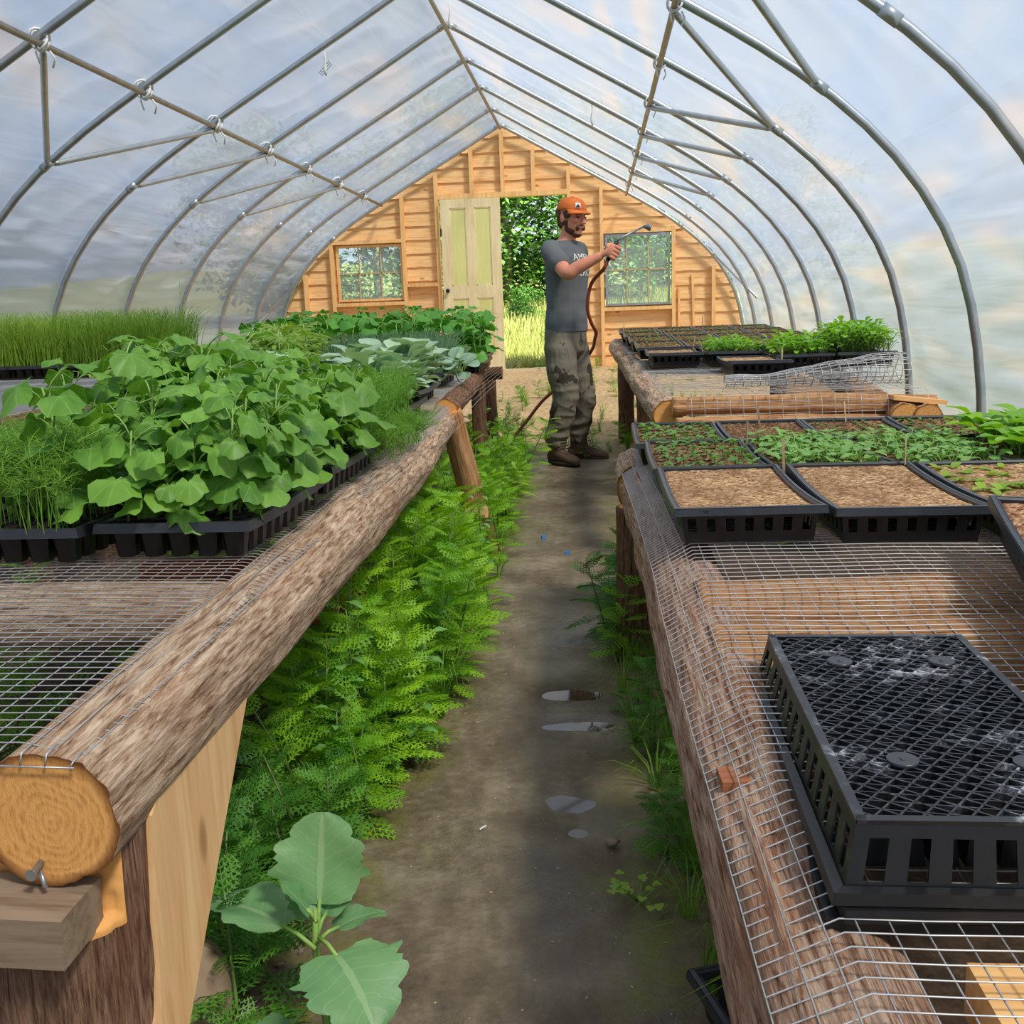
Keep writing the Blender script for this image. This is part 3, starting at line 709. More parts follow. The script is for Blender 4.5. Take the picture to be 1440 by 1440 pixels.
for i in range(19):
    x = .36 + .05 * i
    g.tube([(x, 4.11, .703), (x + .001, 4.075, .694), (x + .002, 4.06, .65), (x + .003, 4.05, .60 + .004 * N(i, 0)), (x + .004, 4.03, .575)], .001, 4, False)
for k, (y, z) in enumerate(((4.075, .694), (4.066, .67), (4.06, .648), (4.055, .625), (4.05, .602), (4.03, .578))):
    g.tube([(.34 + .05 * i, y, z + .002 * N(i * .5, k)) for i in range(19)], .001, 4, False)
g.build('hanging_mesh_end', M['wire'], BF)
tag(BF, 'raised log bench with wire mesh, right of the path beyond the near bench', 'bench', 'log benches')
# crumpled roll of wire mesh lying on the far bench
g = MB()
def roll(u, v):
    x = lerp(.52, 1.24, u); a = v * 2 * PI * 1.25 + .6
    r = (.030 + .040 * smooth(.15, .85, u)) * (1 + .12 * N(u * 6, v * 4)) * (1 - .12 * v)
    return V((x, 4.30 + math.cos(a) * r * 1.7 + .03 * u, .712 + r * .8 + math.sin(a) * r * .8))
for i in range(22): g.tube([roll(i / 21, j / 26) for j in range(27)], .0017, 4, False)
for j in range(20): g.tube([roll(i / 24, j / 19) for i in range(25)], .0017, 4, False)
tag(g.build('wire_mesh_roll', M['wire']), 'loose crumpled roll of wire mesh at the front of the far right bench', 'wire mesh')
g = MB()
logmesh([(1.15, 4.06, .60), (1.31, 4.0, .595)], [.052, .052], 16, 40, .003, 2)
gg = logmesh([(1.24, 3.98, .605), (1.30, 4.3, .605)], [.05, .05], 24, 40, .003, 2); tag(gg.build('short_log', [M['bark_split'], M['cut']]), 'short round log with orange cut end at the right corner of the far bench', 'log')
g = MB(); g.box((1.22, 4.08, .663), (.20, .12, .016), Matrix.Rotation(.12, 3, 'Y')); tag(g.build('wood_offcut', M['pale_block']), 'thin broken wood offcut lying on the short log', 'wood')
# ------------------------------------------------------------------ trays
TL, TW, TH = .535, .275, .064
def sagf(x, y, L=TL, a=.012): return a * (2 * y / L) ** 2 - a * .35
def tray_body(g, L=TL, W=TW, H=TH, sag=.010, holes=True, bottom=True, nlong=14, nshort=7):
    bl, bw = L - .045, W - .04
    zr = [0, .012, .020, .045, H]
    def P(side, t, f):      # side 0..3, t along -1..1, f height fraction
        hw = lerp(bw / 2, W / 2 - .012, f); hl = lerp(bl / 2, L / 2 - .012, f)
        x, y = ((t * hw, -hl), (hw, t * hl), (-t * hw, hl), (-hw, -t * hl))[side]
        return x, y
    for side in range(4):
        n = nshort if side % 2 == 0 else nlong
        ts = [-1]
        for i in range(n): c = -1 + (i + .5) * 2 / n; w = .44 / n; ts += [c - w, c + w]
        ts.append(1)
        for i in range(len(ts) - 1):
            for r in range(4):
                if holes and i % 2 == 1 and r == 2 and 0 < i < len(ts) - 2: continue
                if holes and i % 2 == 1 and r == 1 and 0: continue
                q = []
                for (tt, zz) in ((ts[i], zr[r]), (ts[i + 1], zr[r]), (ts[i + 1], zr[r + 1]), (ts[i], zr[r + 1])):
                    x, y = P(side, tt, zz / H); q.append((x, y, zz + sagf(x, y, L, sag)))
                g.quad(*q)
        m = 12 if side % 2 else 6               # rim: flat lip then a turned-down edge
        for i in range(m):
            t0, t1 = -1 + 2 * i / m, -1 + 2 * (i + 1) / m
            def RP(t, off):
                hw, hl = W / 2 - .012 + off, L / 2 - .012 + off
                return ((t * hw, -hl), (hw, t * hl), (-t * hw, hl), (-hw, -t * hl))[side]
            for (o0, h0), (o1, h1) in (((0, H - .002), (.004, H + .002)), ((.004, H + .002), (.011, H + .001)), ((.011, H + .001), (.013, H - .012))):
                q = []
                for tt, oo, hh in ((t0, o0, h0), (t0, o1, h1), (t1, o1, h1), (t1, o0, h0)):
                    x, y = RP(tt, oo); q.append((x, y, hh + sagf(x, y, L, sag)))
                g.quad(*q[::-1], mi=1)
    if bottom:
        for i in range(10):
            y0, y1 = lerp(-bl / 2, bl / 2, i / 10), lerp(-bl / 2, bl / 2, (i + 1) / 10)
            g.quad((-bw / 2, y0, sagf(0, y0, L, sag)), (bw / 2, y0, sagf(0, y0, L, sag)), (bw / 2, y1, sagf(0, y1, L, sag)), (-bw / 2, y1, sagf(0, y1, L, sag)), mi=0)
def solid(o, t=.0018):
    m = o.modifiers.new('Solidify', 'SOLIDIFY'); m.thickness = t; m.offset = -1; return o
def soil_obj(m, parent, sag=.010, H=TH, L=TL, W=TW, cells=0):
    g = MB()
    def f(u, v):
        x, y = lerp(-W / 2 + .013, W / 2 - .013, u), lerp(-L / 2 + .013, L / 2 - .013, v)
        z = H - .003 + sagf(x, y, L, sag) + .0022 * N(x * 60, y * 60)
        if cells:
            cx = abs((u * cells) % 1 - .5) * 2; cy = abs((v * cells * 2) % 1 - .5) * 2
            z -= .0 if max(cx, cy) > .86 else .004
        if u in (0, 1) or v in (0, 1): z -= .003
        return (x, y, z)
    g.grid(cells * 6 if cells else 34, cells * 12 if cells else 66, f); return g.build('potting_mix', m, parent)
def make_tray(name, soil, cells=0, sag=.010, text=False):
    r = empty(name); g = MB(); tray_body(g, sag=sag); b = solid(g.build('tray_body', [M['plastic'], M['plastic_rim']], r)); s = soil_obj(soil, r, sag, cells=cells); ch = [b, s]
    return Kind(r, ch)
TK = {'v': make_tray('seedling_tray', M['vermi']), 'd': make_tray('seedling_tray', M['vermi_dark'], 8), 'r': make_tray('seedling_tray', M['vermi_red'])}
TK['f'] = make_tray('seedling_tray', M['vermi_dark'], 8, .001)
TK['vc'] = make_tray('seedling_tray', M['vermi'], 8)
def text_mesh(body, size, depth=.0006):
    c = bpy.data.curves.new('t', 'FONT'); c.body = body; c.size = size; c.extrude = depth; c.align_x = 'CENTER'
    o = bpy.data.objects.new('t', c); col.objects.link(o); dg = bpy.context.evaluated_depsgraph_get()
    me = bpy.data.meshes.new_from_object(o.evaluated_get(dg)); bpy.data.objects.remove(o); return me
def put_tray(kind, x, y, z, rz=0, lab='', grp=None, rot=None, sc=1.0):
    return TK[kind].place((x, y, z), rot or (rnd(-.01, .01), rnd(-.01, .01), rz), sc, label=lab, cat='tray', group=grp)
GR = 'seedling trays on the near right bench'
rows = []
# near right bench, front row
xs1 = [.272, .562, .85, 1.14]
L1 = ['black slotted tray of bare tan grit, front row, at the path edge',
      'black slotted tray of bare tan grit, front row, second from the path',
      'black seedling tray with scattered yellow-green lettuce sprouts, front row third from the path',
      'black seedling tray at the far right end of the front row, behind the tilted tray']
for i, x in enumerate(xs1):
    put_tray('v', x, 2.125 - .012 * i, zR(2.1) + .006, rnd(-.015, .015), L1[i], GR)
xs2 = [.265, .55, .83, 1.11]
L2 = ['black tray of small leafy seedlings in brown mix, second row, at the path edge', 'black tray crowded with pale kale seedlings, second row, second from the path',
      'black tray crowded with pale kale seedlings, second row, third from the path', 'black tray of larger bright green leafy starts, second row, at the outer right end']
for i, x in enumerate(xs2):
    put_tray('d', x, 2.69, zR(2.7) + .004, rnd(-.01, .01), L2[i], GR)
xs3 = [.245, .53, .81, 1.09]
L3 = ['black tray with rows of small sprouts, near bench back row, at the path edge', 'black tray of bare brown mix, near bench back row, second from the path',
      'black tray of sparse green sprouts, near bench back row, third from the path', 'black tray of sparse sprouts, near bench back row, at the outer right end']
for i, x in enumerate(xs3):
    put_tray('d', x, 3.245, zR(3.2) + .006, rnd(-.01, .01), L3[i], GR)
put_tray('r', .74, 1.48, zR(1.5) + .052, R(-11), 'tilted black tray of reddish-brown mix overlapping the front row at the right', GR, rot=(R(5), R(2), R(-10)))
# embossed mark on the front tray's rim
tm = text_mesh('128', .013); o = bpy.data.objects.new('embossed_number', tm); tm.materials.append(M['plastic_dust_glints']); col.objects.link(o)
ft = TK['v'].r; o.parent = ft; o.location = (-.085, -TL / 2 - .0016, TH - .0035); o.rotation_euler = (R(90), 0, 0)
# far right bench
GF = 'seedling trays on the far right bench'
far = []
put_tray('v', .40, 5.62, zF(5.6) + .004, 0, 'black slotted tray of bare mix at the path edge, far right bench', GF)
put_tray('v', .72, 4.92, zF(4.9) + .004, .0, 'black slotted tray of bare mix beside the wire roll, far right bench', GF)
put_tray('d', .70, 5.62, zF(5.6) + .004, 0, 'black tray of low bright green seedlings in the middle of the far right bench', GF)
put_tray('d', .985, 5.30, zF(5.3) + .006, 0, 'black slotted tray of leafy green seedlings left of the tallest basil tray', GF)
put_tray('d', 1.27, 5.28, zF(5.3) + .006, 0, 'black slotted tray holding the tallest mound of bright basil, outer right of the far bench', GF)
nth = ['first', 'second', 'third', 'fourth']
for r_, y in enumerate((6.22, 6.80, 7.38, 7.92)):
    for c_, x in enumerate((.36, .645, .93, 1.215)):
        put_tray('f', x - .02 * r_, y, zF(y) + .006, 0, 'dark sprout tray, far right bench, %s row from the end wall, %s from path' % (nth[3 - r_], nth[c_]), GF, rot=(R(2.2), 0, 0))
for k in TK.values(): k.finish()

# upside down stack -----------------------------------------------------------
def stack_tray(name, lattice, H=.066):
    r = empty(name); g = MB()
    L, W = .545, .282; tl, tw = .515, .255
    def Pn(side, t, f):
        hw = lerp(W / 2, tw / 2, f); hl = lerp(L / 2, tl / 2, f)
        return ((t * hw, -hl), (hw, t * hl), (-t * hw, hl), (-hw, -t * hl))[side]
    zr = [0, .010, .014, .052, H] if lattice else [0, .003, .006, .010, H]
    for side in range(4):
        n = 7 if side % 2 == 0 else 14; ts = [-1]
        for i in range(n): c = -1 + (i + .62) * 2 / (n + .25); w = .46 / n; ts += [c - w, c + w]
        ts.append(1)
        for i in range(len(ts) - 1):
            for rr_ in range(4):
                if lattice and i % 2 == 1 and rr_ == 2 and i < len(ts) - 1:
                    # recess frame round each slot
                    continue
                q = []
                for (tt, zz) in ((ts[i], zr[rr_]), (ts[i + 1], zr[rr_]), (ts[i + 1], zr[rr_ + 1]), (ts[i], zr[rr_ + 1])):
                    f = zz / H; x, y = Pn(side, tt, f); q.append((x, y, zz))
                g.quad(*q, mi=1 if side == 3 and rr_ > 0 else 0)
    for side in range(4):        # rolled rim round the open (lower) edge
        for (o0, h0), (o1, h1) in (((0, .012), (.010, .011)), ((.010, .011), (.012, 0.0)), ((.012, .0), (.010, -.002))):
            def RP(t, off):
                hw, hl = W / 2 + off, L / 2 + off
                return ((t * hw, -hl), (hw, t * hl), (-t * hw, hl), (-hw, -t * hl))[side]
            q = [(*RP(-1, o0), h0), (*RP(-1, o1), h1), (*RP(1, o1), h1), (*RP(1, o0), h0)]; g.quad(*q)
    b = solid(g.build('tray_body', [M['plastic'], M['plastic_shade_green']], r), .002); ch = [b]
    g = MB(); hw, hl = tw / 2, tl / 2
    if lattice:
        for s in (-1, 1):
            g.box((s * (hw - .004), 0, H), (.010, tl, .004)); g.box((0, s * (hl - .004), H), (tw, .010, .004))
        def clip(px, py, dx, dy):
            t0, t1 = -9, 9
            for p, d_, lo, hi in ((px, dx, -hw + .004, hw - .004), (py, dy, -hl + .004, hl - .004)):
                if abs(d_) < 1e-9:
                    if not lo < p < hi: return None
                else:
                    a, b_ = (lo - p) / d_, (hi - p) / d_
                    t0, t1 = max(t0, min(a, b_)), min(t1, max(a, b_))
            return (t0, t1) if t1 - t0 > .006 else None
        for ang, sp, th, hgt in ((52, .0165, .0022, .007), (-38, .0165, .0022, .007), (-8, .0165, .0016, .010)):
            dx, dy = math.cos(R(ang)), math.sin(R(ang)); nx_, ny_ = -dy, dx
            for i in range(-24, 25):
                px, py = nx_ * i * sp, ny_ * i * sp; c = clip(px, py, dx, dy)
                if c:
                    p0, p1 = (px + dx * c[0], py + dy * c[0]), (px + dx * c[1], py + dy * c[1])
                    g.bar((p0[0], p0[1], H - hgt / 2 + .001), (p1[0], p1[1], H - hgt / 2 + .001), th, hgt)
        lat = g.build('lattice_base', M['plastic_dust_glints'], r); ch.append(lat)
        for cx, cy in ((-.055, -.135), (.065, -.14), (-.055, .15), (.07, .15)):
            g = MB(); g.tube([(cx, cy, H - .002), (cx, cy, H + .0035)], .0155, 24)
            g.tube([(cx, cy, H - .002), (cx, cy, H + .0045)], .003, 12)
            ch.append(g.build('base_foot', M['plastic_rim'], r))
    PROTO[r.name] = ch; return r, ch
sx, sy = .352, 1.118
st, _ = stack_tray('upturned_tray', True)
st.location = (sx, sy, .530); st.rotation_euler = (R(.4), 0, R(-.6)); tag(st, 'upside-down black lattice tray with wet, glint-painted, dusty base, topmost of the stack in the right corner', 'tray', 'stack of upturned trays')
fl, _ = stack_tray('upturned_tray', False, .014)
fl.location = (sx + .003, sy - .002, .516); fl.rotation_euler = (R(.4), 0, R(.6)); tag(fl, 'black upturned tray in the middle of the stack, only its rim showing', 'tray', 'stack of upturned trays')
st2 = 0 and dup(st, (sx + .003, sy - .002, .516), (R(.4), 0, R(.6)), label='black upturned tray in the middle of the stack, only its rim showing', cat='tray', group='stack of upturned trays')
st3 = dup(fl, (sx - .002, sy + .002, .5185 - .016), (R(.4), 0, R(-1.2)), label='black upturned tray at the bottom of the stack, resting on wire mesh', cat='tray', group='stack of upturned trays')
# plug sheet nested inside, seen dark through the lattice
g = MB()
for i in range(8):
    for j in range(16): 
        cx, cy = -.105 + i * .03, -.225 + j * .03
        for s0, s1, z0, z1 in ((.0125, .009, .0, .03),):
            a = [(cx - s0, cy - s0, z0), (cx + s0, cy - s0, z0), (cx + s0, cy + s0, z0), (cx - s0, cy + s0, z0)]; b = [(cx - s1, cy - s1, z1), (cx + s1, cy - s1, z1), (cx + s1, cy + s1, z1), (cx - s1, cy + s1, z1)]
            for q in range(4): g.quad(a[q], a[(q + 1) % 4], b[(q + 1) % 4], b[q])
            g.quad(*b)
tag(g.build('plug_sheet', M['plastic'], None, (sx, sy, .540)), 'black plug sheet nested inside the upturned stack, seen dark through its lattice', 'tray')
# dark tray on the ground under the right bench
g = MB(); tray_body(g, sag=0); o = solid(g.build('ground_tray', [M['plastic'], M['plastic_rim']])); o.location = (.30, 1.30, .012); o.rotation_euler = (0, 0, R(18)); o.location = (.33, 1.17, .012); tag(o, 'empty black tray lying on the soil under the near right bench', 'tray')

# cell trays on the left ---------------------------------------------------------
def cell_tray():
    r = empty('cell_tray'); g = MB(); H = .062
    nx_, ny_ = 5, 10; px, py = (TW - .03) / nx_, (TL - .03) / ny_
    for i in range(nx_):
        for j in range(ny_):
            cx, cy = -TW / 2 + .015 + (i + .5) * px, -TL / 2 + .015 + (j + .5) * py
            s0, s1 = .0235, .0155
            k = len(g.v)
            ring = lambda s, z: [V((cx + s * math.copysign(1, a) * (1 if abs(a) > .5 else .62), cy + s * math.copysign(1, b) * (1 if abs(b) > .5 else .62), z)) for a, b in ((-.3, -1), (.3, -1), (1, -.3), (1, .3), (.3, 1), (-.3, 1), (-1, .3), (-1, -.3))]
            for s, z in ((s1, 0), (s0 * .98, H - .004), (s0, H)): g.v += ring(s, z + sagf(cx, cy, TL, .006))
            for q in range(2):
                for e in range(8): g.face((k + q * 8 + e, k + q * 8 + (e + 1) % 8, k + q * 8 + 8 + (e + 1) % 8, k + q * 8 + 8 + e), None, 0, False)
            g.face([k + e for e in range(8)][::-1])
    for side in range(4):
        m = 10
        for i in range(m):
            t0, t1 = -1 + 2 * i / m, -1 + 2 * (i + 1) / m
            def RP(t, off):
                hw, hl = TW / 2 - .016 + off, TL / 2 - .016 + off
                return ((t * hw, -hl), (hw, t * hl), (-t * hw, hl), (-hw, -t * hl))[side]
            for (o0, h0), (o1, h1) in (((0, H), (.015, H + .001)), ((.015, H + .001), (.019, H - .016))):
                q = []
                for tt, oo, hh in ((t0, o0, h0), (t0, o1, h1), (t1, o1, h1), (t1, o0, h0)):
                    x, y = RP(tt, oo); q.append((x, y, hh + sagf(x, y, TL, .006)))
                g.quad(*q[::-1], mi=1)
    b = g.build('tray_body', [M['plastic'], M['plastic_rim']], r); s = soil_obj(M['peat'], r, .006, .062)
    return Kind(r, [b, s])
CT = cell_tray()
GLT = 'deep cell trays on the left benches'
def ctray(x, y, lab, z=None, rz=0): CT.place((x, y, (zL(y) if z is None else z) + .004), (0, 0, rz), 1.0, label=lab, cat='tray', group=GLT)
ctray(-.735, 1.93, 'black deep cell tray of cucumber plants, nearest the camera beside the side log')
ctray(-1.025, 1.90, 'black deep cell tray of feathery fennel at the front left of the left bench')
ctray(-.735, 2.49, 'black deep cell tray of cucumbers, second back along the side log')
ctray(-1.025, 2.47, 'black deep cell tray of cucumbers just behind the front fennel tray')
ctray(-1.315, 2.45, 'black deep cell tray of cucumbers farthest from the side log')
ctray(-.755, 3.06, 'black deep cell tray of bushy dill beside the side log')
ctray(-1.05, 3.06, 'black deep cell tray of tall cucumbers behind the others, left of the dill')
ctray(-.80, 3.66, 'black deep cell tray of silvery cabbage seedlings beside the side log')
ctray(-1.09, 3.66, 'black deep cell tray of silvery cabbage seedlings, left of the first')
ctray(-.84, 4.24, 'black deep cell tray of silvery cabbage seedlings, farther back')
ctray(-1.35, 4.25, 'black deep cell tray of yellowish tomato plants, nearer one')
ctray(-1.50, 4.95, 'black deep cell tray of yellowish tomato plants, farther one')
for i, x in enumerate((-.86, -1.15)): ctray(x, 5.05, 'black deep cell tray of blue-green onions, ' + ('nearer the path' if i == 0 else 'farther from the path'))
for i in range(5):
    for j in range(2): ctray(-.78 - .285 * i - .05 * j, 6.0 + .57 * j, 'deep cell tray under the dark squash mound, %s row, %s from the path' % (['front', 'back'][j], ['first', 'second', 'third', 'fourth', 'fifth'][i]))
CH = []
for i in range(4):
    x = -2.42 - .29 * i; CH.append((x, 5.55)); ctray(x, 5.55, 'deep cell tray of tall grassy chives on the outer left bench, %s from the right' % ['first', 'second', 'third', 'fourth'][i], .78)

# ------------------------------------------------------------------ plants
def rotm(yaw, pitch, roll_=0): return Matrix.Rotation(yaw, 3, 'Z') @ Matrix.Rotation(pitch, 3, 'X') @ Matrix.Rotation(roll_, 3, 'Y')
def leaf_pin(g, o, m, L, wfn, nT=6, droop=.3, fold=.25, ser=0.0, wav=0.0, mi=0, nW=1):
    """blade along local +Y from o; m 3x3; wfn(t) half width / L"""
    base = len(g.v); ang = 0; p = V((0, 0, 0)); cs = 2 * nW + 1
    for i in range(nT + 1):
        t = i / nT; w = wfn(t) * L * (1 + (ser * (1 if i % 2 else -1) if 0 < i < nT else 0))
        for k in range(cs):
            u = (k - nW) / nW
            g.v.append(V(o) + m @ (p + V((u * w, 0, abs(u) * w * fold + wav * L * math.sin(t * 9 + u * 3) * abs(u)))))
        a = -droop * (t + .5 / nT); p = p + V((0, math.cos(a) * L / nT, math.sin(a) * L / nT))
    for i in range(nT):
        for k in range(cs - 1):
            a = base + i * cs + k
            g.face((a, a + 1, a + cs + 1, a + cs), [(k / (cs - 1), i / nT), ((k + 1) / (cs - 1), i / nT), ((k + 1) / (cs - 1), (i + 1) / nT), (k / (cs - 1), (i + 1) / nT)], mi, True)
def leaf_palm(g, o, m, S, lob=.16, n=21, cup=.12, ser=.05, droop=.35, mi=0):
    base = len(g.v); off = .32
    g.v.append(V(o))
    for rk, rf in enumerate((.5, 1.0)):
        for k in range(n):
            th = 2 * PI * k / n
            # th measured from the tip; sinus at the back (th=pi)
            lobes = lob * math.cos(5 * th) * (1 if math.cos(th) > -.9 else .3)
            rr_ = S * (.5 + .10 * math.cos(th) + lobes * .5 + (ser * (1 if k % 2 else -1) * .5 if rf == 1 else 0))
            if abs(abs(th) - PI) < .35: rr_ *= .45
            rr_ *= rf
            x, y = math.sin(th) * rr_, math.cos(th) * rr_ + S * off * .35 * rf
            z = cup * S * (rf * rf) * math.cos(3 * th + 1) * .6 - droop * (x * x + y * y) / S * rf + .04 * S * math.sin(5 * th) * rf
            g.v.append(V(o) + m @ V((x, y, z)))
    for k in range(n):
        k2 = (k + 1) % n; u0, u1 = k / n, (k + 1) / n
        g.face((base, base + 1 + k2, base + 1 + k), [((u0 + u1) / 2, 0), (u1, .5), (u0, .5)], mi, True)
        g.face((base + 1 + k, base + 1 + k2, base + 1 + n + k2, base + 1 + n + k), [(u0, .5), (u1, .5), (u1, 1), (u0, 1)], mi, True)
def plant(name, stem_g, leaf_g, sm, lm, lname='foliage'):
    r = empty(name); ch = [stem_g.build('stem', sm, r), leaf_g.build(lname, lm, r)] if stem_g.f else [leaf_g.build(lname, lm, r)]
    return Kind(r, ch)
def arc(a, b, sag_, n=4):
    a, b = V(a), V(b); return [a.lerp(b, i / n) + V((0, 0, sag_ * math.sin(PI * i / n))) for i in range(n + 1)]
def cucumber(h, nleaf, S, rad=.09, droop=.35, lob=.09, up=.4, name='cucumber_plant', lm='cuke', n=21):
    s, l = MB(), MB(); lean = (rnd(-.03, .03), rnd(-.03, .03))
    s.tube([(0, 0, 0), (lean[0] * .4, lean[1] * .4, h * .4), (lean[0], lean[1], h * .88)], [.0032, .003, .002], 6)
    a0 = rnd(0, 6)
    for i in range(nleaf):
        f = .10 + .90 * (i + .4) / nleaf; z = h * f; a = a0 + i * 2.4 + rnd(-.3, .3); rr_ = rad * rnd(.5, 1.1) * (1.1 - .5 * f)
        b = (lean[0] * f, lean[1] * f, z * .85); e = (b[0] + math.cos(a) * rr_, b[1] + math.sin(a) * rr_, z + rnd(0, .02))
        s.tube(arc(b, e, .012, 3), .0017, 5)
        yaw = a - PI / 2; sz = S * rnd(.6, 1.08) * (1 - .25 * max(0, f - .85) / .15)
        leaf_palm(l, e, rotm(yaw, rnd(-.95, -.1) * (1 if f < .95 else .3) + up * 0), sz, lob, n, .12, .05, droop)
    for k in range(2):
        a = rnd(0, 6); leaf_pin(l, (0, 0, .03), rotm(a, rnd(-.3, .1)), .035, lambda t: .3 * math.sin(PI * min(1, t * .9 + .1)) ** .6)
    if rnd(0, 1) > .5:
        a = rnd(0, 6); s.tube([(lean[0], lean[1], h * .8), (math.cos(a) * .06, math.sin(a) * .06, h * .95), (math.cos(a) * .14, math.sin(a) * .14, h * .88), (math.cos(a) * .17, math.sin(a) * .17 + .02, h * .93)], .0009, 4)
    return plant(name, s, l, M['stem'], M[lm])
cuk = [cucumber(h, n, .094, .085) for h, n in ((.24, 12), (.29, 13), (.20, 11), (.26, 13), (.31, 14), (.22, 12))]
LC = {0: 'cucumber plant with broad lobed leaves in the crowded trays on the left bench'}
def fill(kinds, x, y, z, nx_, ny_, lab, cat, grp, jit=.01, sc=(.9, 1.1), w=TW, l=TL, mound=0, base=.058):
    for i in range(nx_):
        for j in range(ny_):
            px = -w / 2 + .02 + (w - .04) * (i + .5) / nx_ + rnd(-jit, jit); py = -l / 2 + .02 + (l - .04) * (j + .5) / ny_ + rnd(-jit, jit)
            s_ = rnd(*sc)
            if mound: s_ *= 1 + mound * (1 - (2 * px / w) ** 2 - .6 * (2 * py / l) ** 2)
            random.choice(kinds).place((x + px, y + py, z + base), (rnd(-.12, .12), rnd(-.12, .12), rnd(0, 6.28)), s_, label=lab, cat=cat, group=grp)
for x, y, a, b, s_ in ((-.735, 1.93, 4, 7, (.68, .95)), (-.735, 2.40, 4, 4, (.8, 1.0)), (-1.025, 2.47, 4, 6, (.9, 1.15)), (-1.315, 2.45, 3, 5, (.42, .62)), (-1.05, 3.06, 3, 6, (.75, .95))):
    fill(cuk, x, y, zL(y), a, b, LC[0], 'plant', 'cucumber plants in the left bench trays', .012, s_)
for x, y in ((-.93, 1.75), (-.95, 1.98), (-1.02, 2.1), (-1.12, 2.12), (-.92, 2.15)):
    random.choice(cuk).place((x, y, zL(y) + .058), (rnd(-.1, .1), rnd(-.1, .1), rnd(0, 6)), rnd(.8, 1.0), label='cucumber plant with broad lobed leaves crowding over the front fennel tray', cat='plant', group='cucumber plants over the fennel tray')
sq = [cucumber(h, n, .105, .085, .2, .05, name='squash_plant', lm='squash', n=15) for h, n in ((.26, 7), (.31, 8), (.28, 7))]
for i in range(5):
    for j in range(2):
        x, y = -.78 - .285 * i - .05 * j, 6.0 + .57 * j
        fill(sq, x, y, zL(y), 3, 4, 'squash plant with rounded dark green leaves in the mound by the end wall', 'plant', 'squash plants in the far left mound', .02, (.88, 1.1))
# cabbage seedlings
def cabbage(n, h, L, lm='brass', name='cabbage_seedling', w=.42, stem=True, up=0):
    s, l = MB(), MB(); s.tube([(0, 0, 0), (0, 0, h * .5)], .0022, 5); a0 = rnd(0, 6)
    for i in range(n):
        a = a0 + i * 2.4; z = h * (.2 + .6 * i / n); e = V((math.cos(a) * h * .3, math.sin(a) * h * .3, z + h * .25))
        s.tube([(0, 0, z * .6), e], .0013, 4)
        leaf_pin(l, e, rotm(a - PI / 2, rnd(.1, .9) + up - .2 * (1 - i / n)), L * rnd(.75, 1.1), lambda t: w * (math.sin(PI * min(1, .06 + t * .90)) ** .55) * (.55 + .6 * t if t < .75 else 1.0), 6, .7, .22, 0, .02, 0, 2)
    return plant(name, s, l, M['stem'], M[lm])
cab = [cabbage(7, .10, .066, w=.60, up=.35), cabbage(6, .11, .07, w=.62, up=.35), cabbage(7, .085, .062, w=.6, up=.3)]
for x, y, a, b in ((-.80, 3.66, 5, 8), (-1.09, 3.66, 4, 6), (-.84, 4.24, 5, 8)):
    fill(cab, x, y, zL(y), a, b, 'silvery blue-green cabbage seedling with spoon leaves on the left bench', 'plant', 'cabbage seedlings on the left bench', .012, (1.15, 1.45), mound=.12)
for x, y in ((-.66, 4.85), (-.67, 5.05), (-.655, 4.95)): cab[0].place((x, y, zL(y) + .03), (0, .5, rnd(0, 6)), 1.15, label='cabbage seedling with long grey-green leaves leaning out at the path end of the onions', cat='plant', group='cabbage seedlings beside the onion tray')
# kale seedlings (row on the right)
ks = [cabbage(4, .040, .036, 'kale_s', 'kale_seedling', .36), cabbage(5, .042, .036, 'kale_s', 'kale_seedling', .38)]
for x in (.55, .83):
    fill(ks, x, 2.69, zR(2.7), 7, 8, 'small pale kale seedling in the dense row across the near right bench', 'seedling', 'kale seedlings on the near right bench', .006, (.85, 1.15))
kb = [cabbage(5, .07, .075, 'basil', 'leafy_start', .45)]
fill(kb, 1.11, 2.69, zR(2.7), 4, 6, 'larger bright green leafy start at the right end of the kale row', 'seedling', 'leafy starts at the outer right end', .01, (.85, 1.15))
# basil
bs = [cabbage(9, .07, .042, 'basil', 'basil_plant', .36), cabbage(10, .085, .044, 'basil', 'basil_plant', .36)]
bt = [cabbage(16, .115, .034, 'basil', 'basil_plant', .38), cabbage(15, .10, .036, 'basil', 'basil_plant', .38)]
fill(bt, 1.27, 5.28, zF(5.3), 6, 8, 'bright green basil plant in the tallest mounded tray, far right bench', 'plant', 'basil plants in the tall mound', .012, (.95, 1.15), mound=.32)
fill(bs, .985, 5.30, zF(5.3), 5, 7, 'green basil plant of medium height, left of the tallest tray', 'plant', 'basil plants of medium height', .012, (.95, 1.15), mound=.15)
fill(bs, .70, 5.62, zF(5.6), 5, 8, 'low green basil plant in the middle tray of the far right bench', 'plant', 'low basil plants', .012, (.7, .95), mound=.05)
# sprouts
def sprout(n, L, h, w=.3, lm='sprout', name='sprout'):
    l = MB()
    l.tube([(0, 0, 0), (0, 0, h)], .001, 4)
    for i in range(n):
        a = 2.4 * i + rnd(-.3, .3); leaf_pin(l, (0, 0, h * (.7 + .3 * i / n)), rotm(a, rnd(.1, .7)), L * rnd(.7, 1.1), lambda t: w * math.sin(PI * min(1, .08 + t * .88)) ** .7, 4, .5, .2)
    return Kind(l.build(name, M[lm]))
s6 = [sprout(5, .024, .022), sprout(4, .022, .018)]
for (x, y, lab, grp) in ((.245, 3.245, 'small green seedling standing in rows in the back tray at the path edge', 'seedlings in the back tray by the path'),
                         (.265, 2.69, 'small green seedling in the second-row tray at the path edge', 'seedlings in the second-row tray by the path')):
    fill(s6, x, y, zR(y), 6, 8, lab, 'seedling', grp, .005, (.9, 1.3))
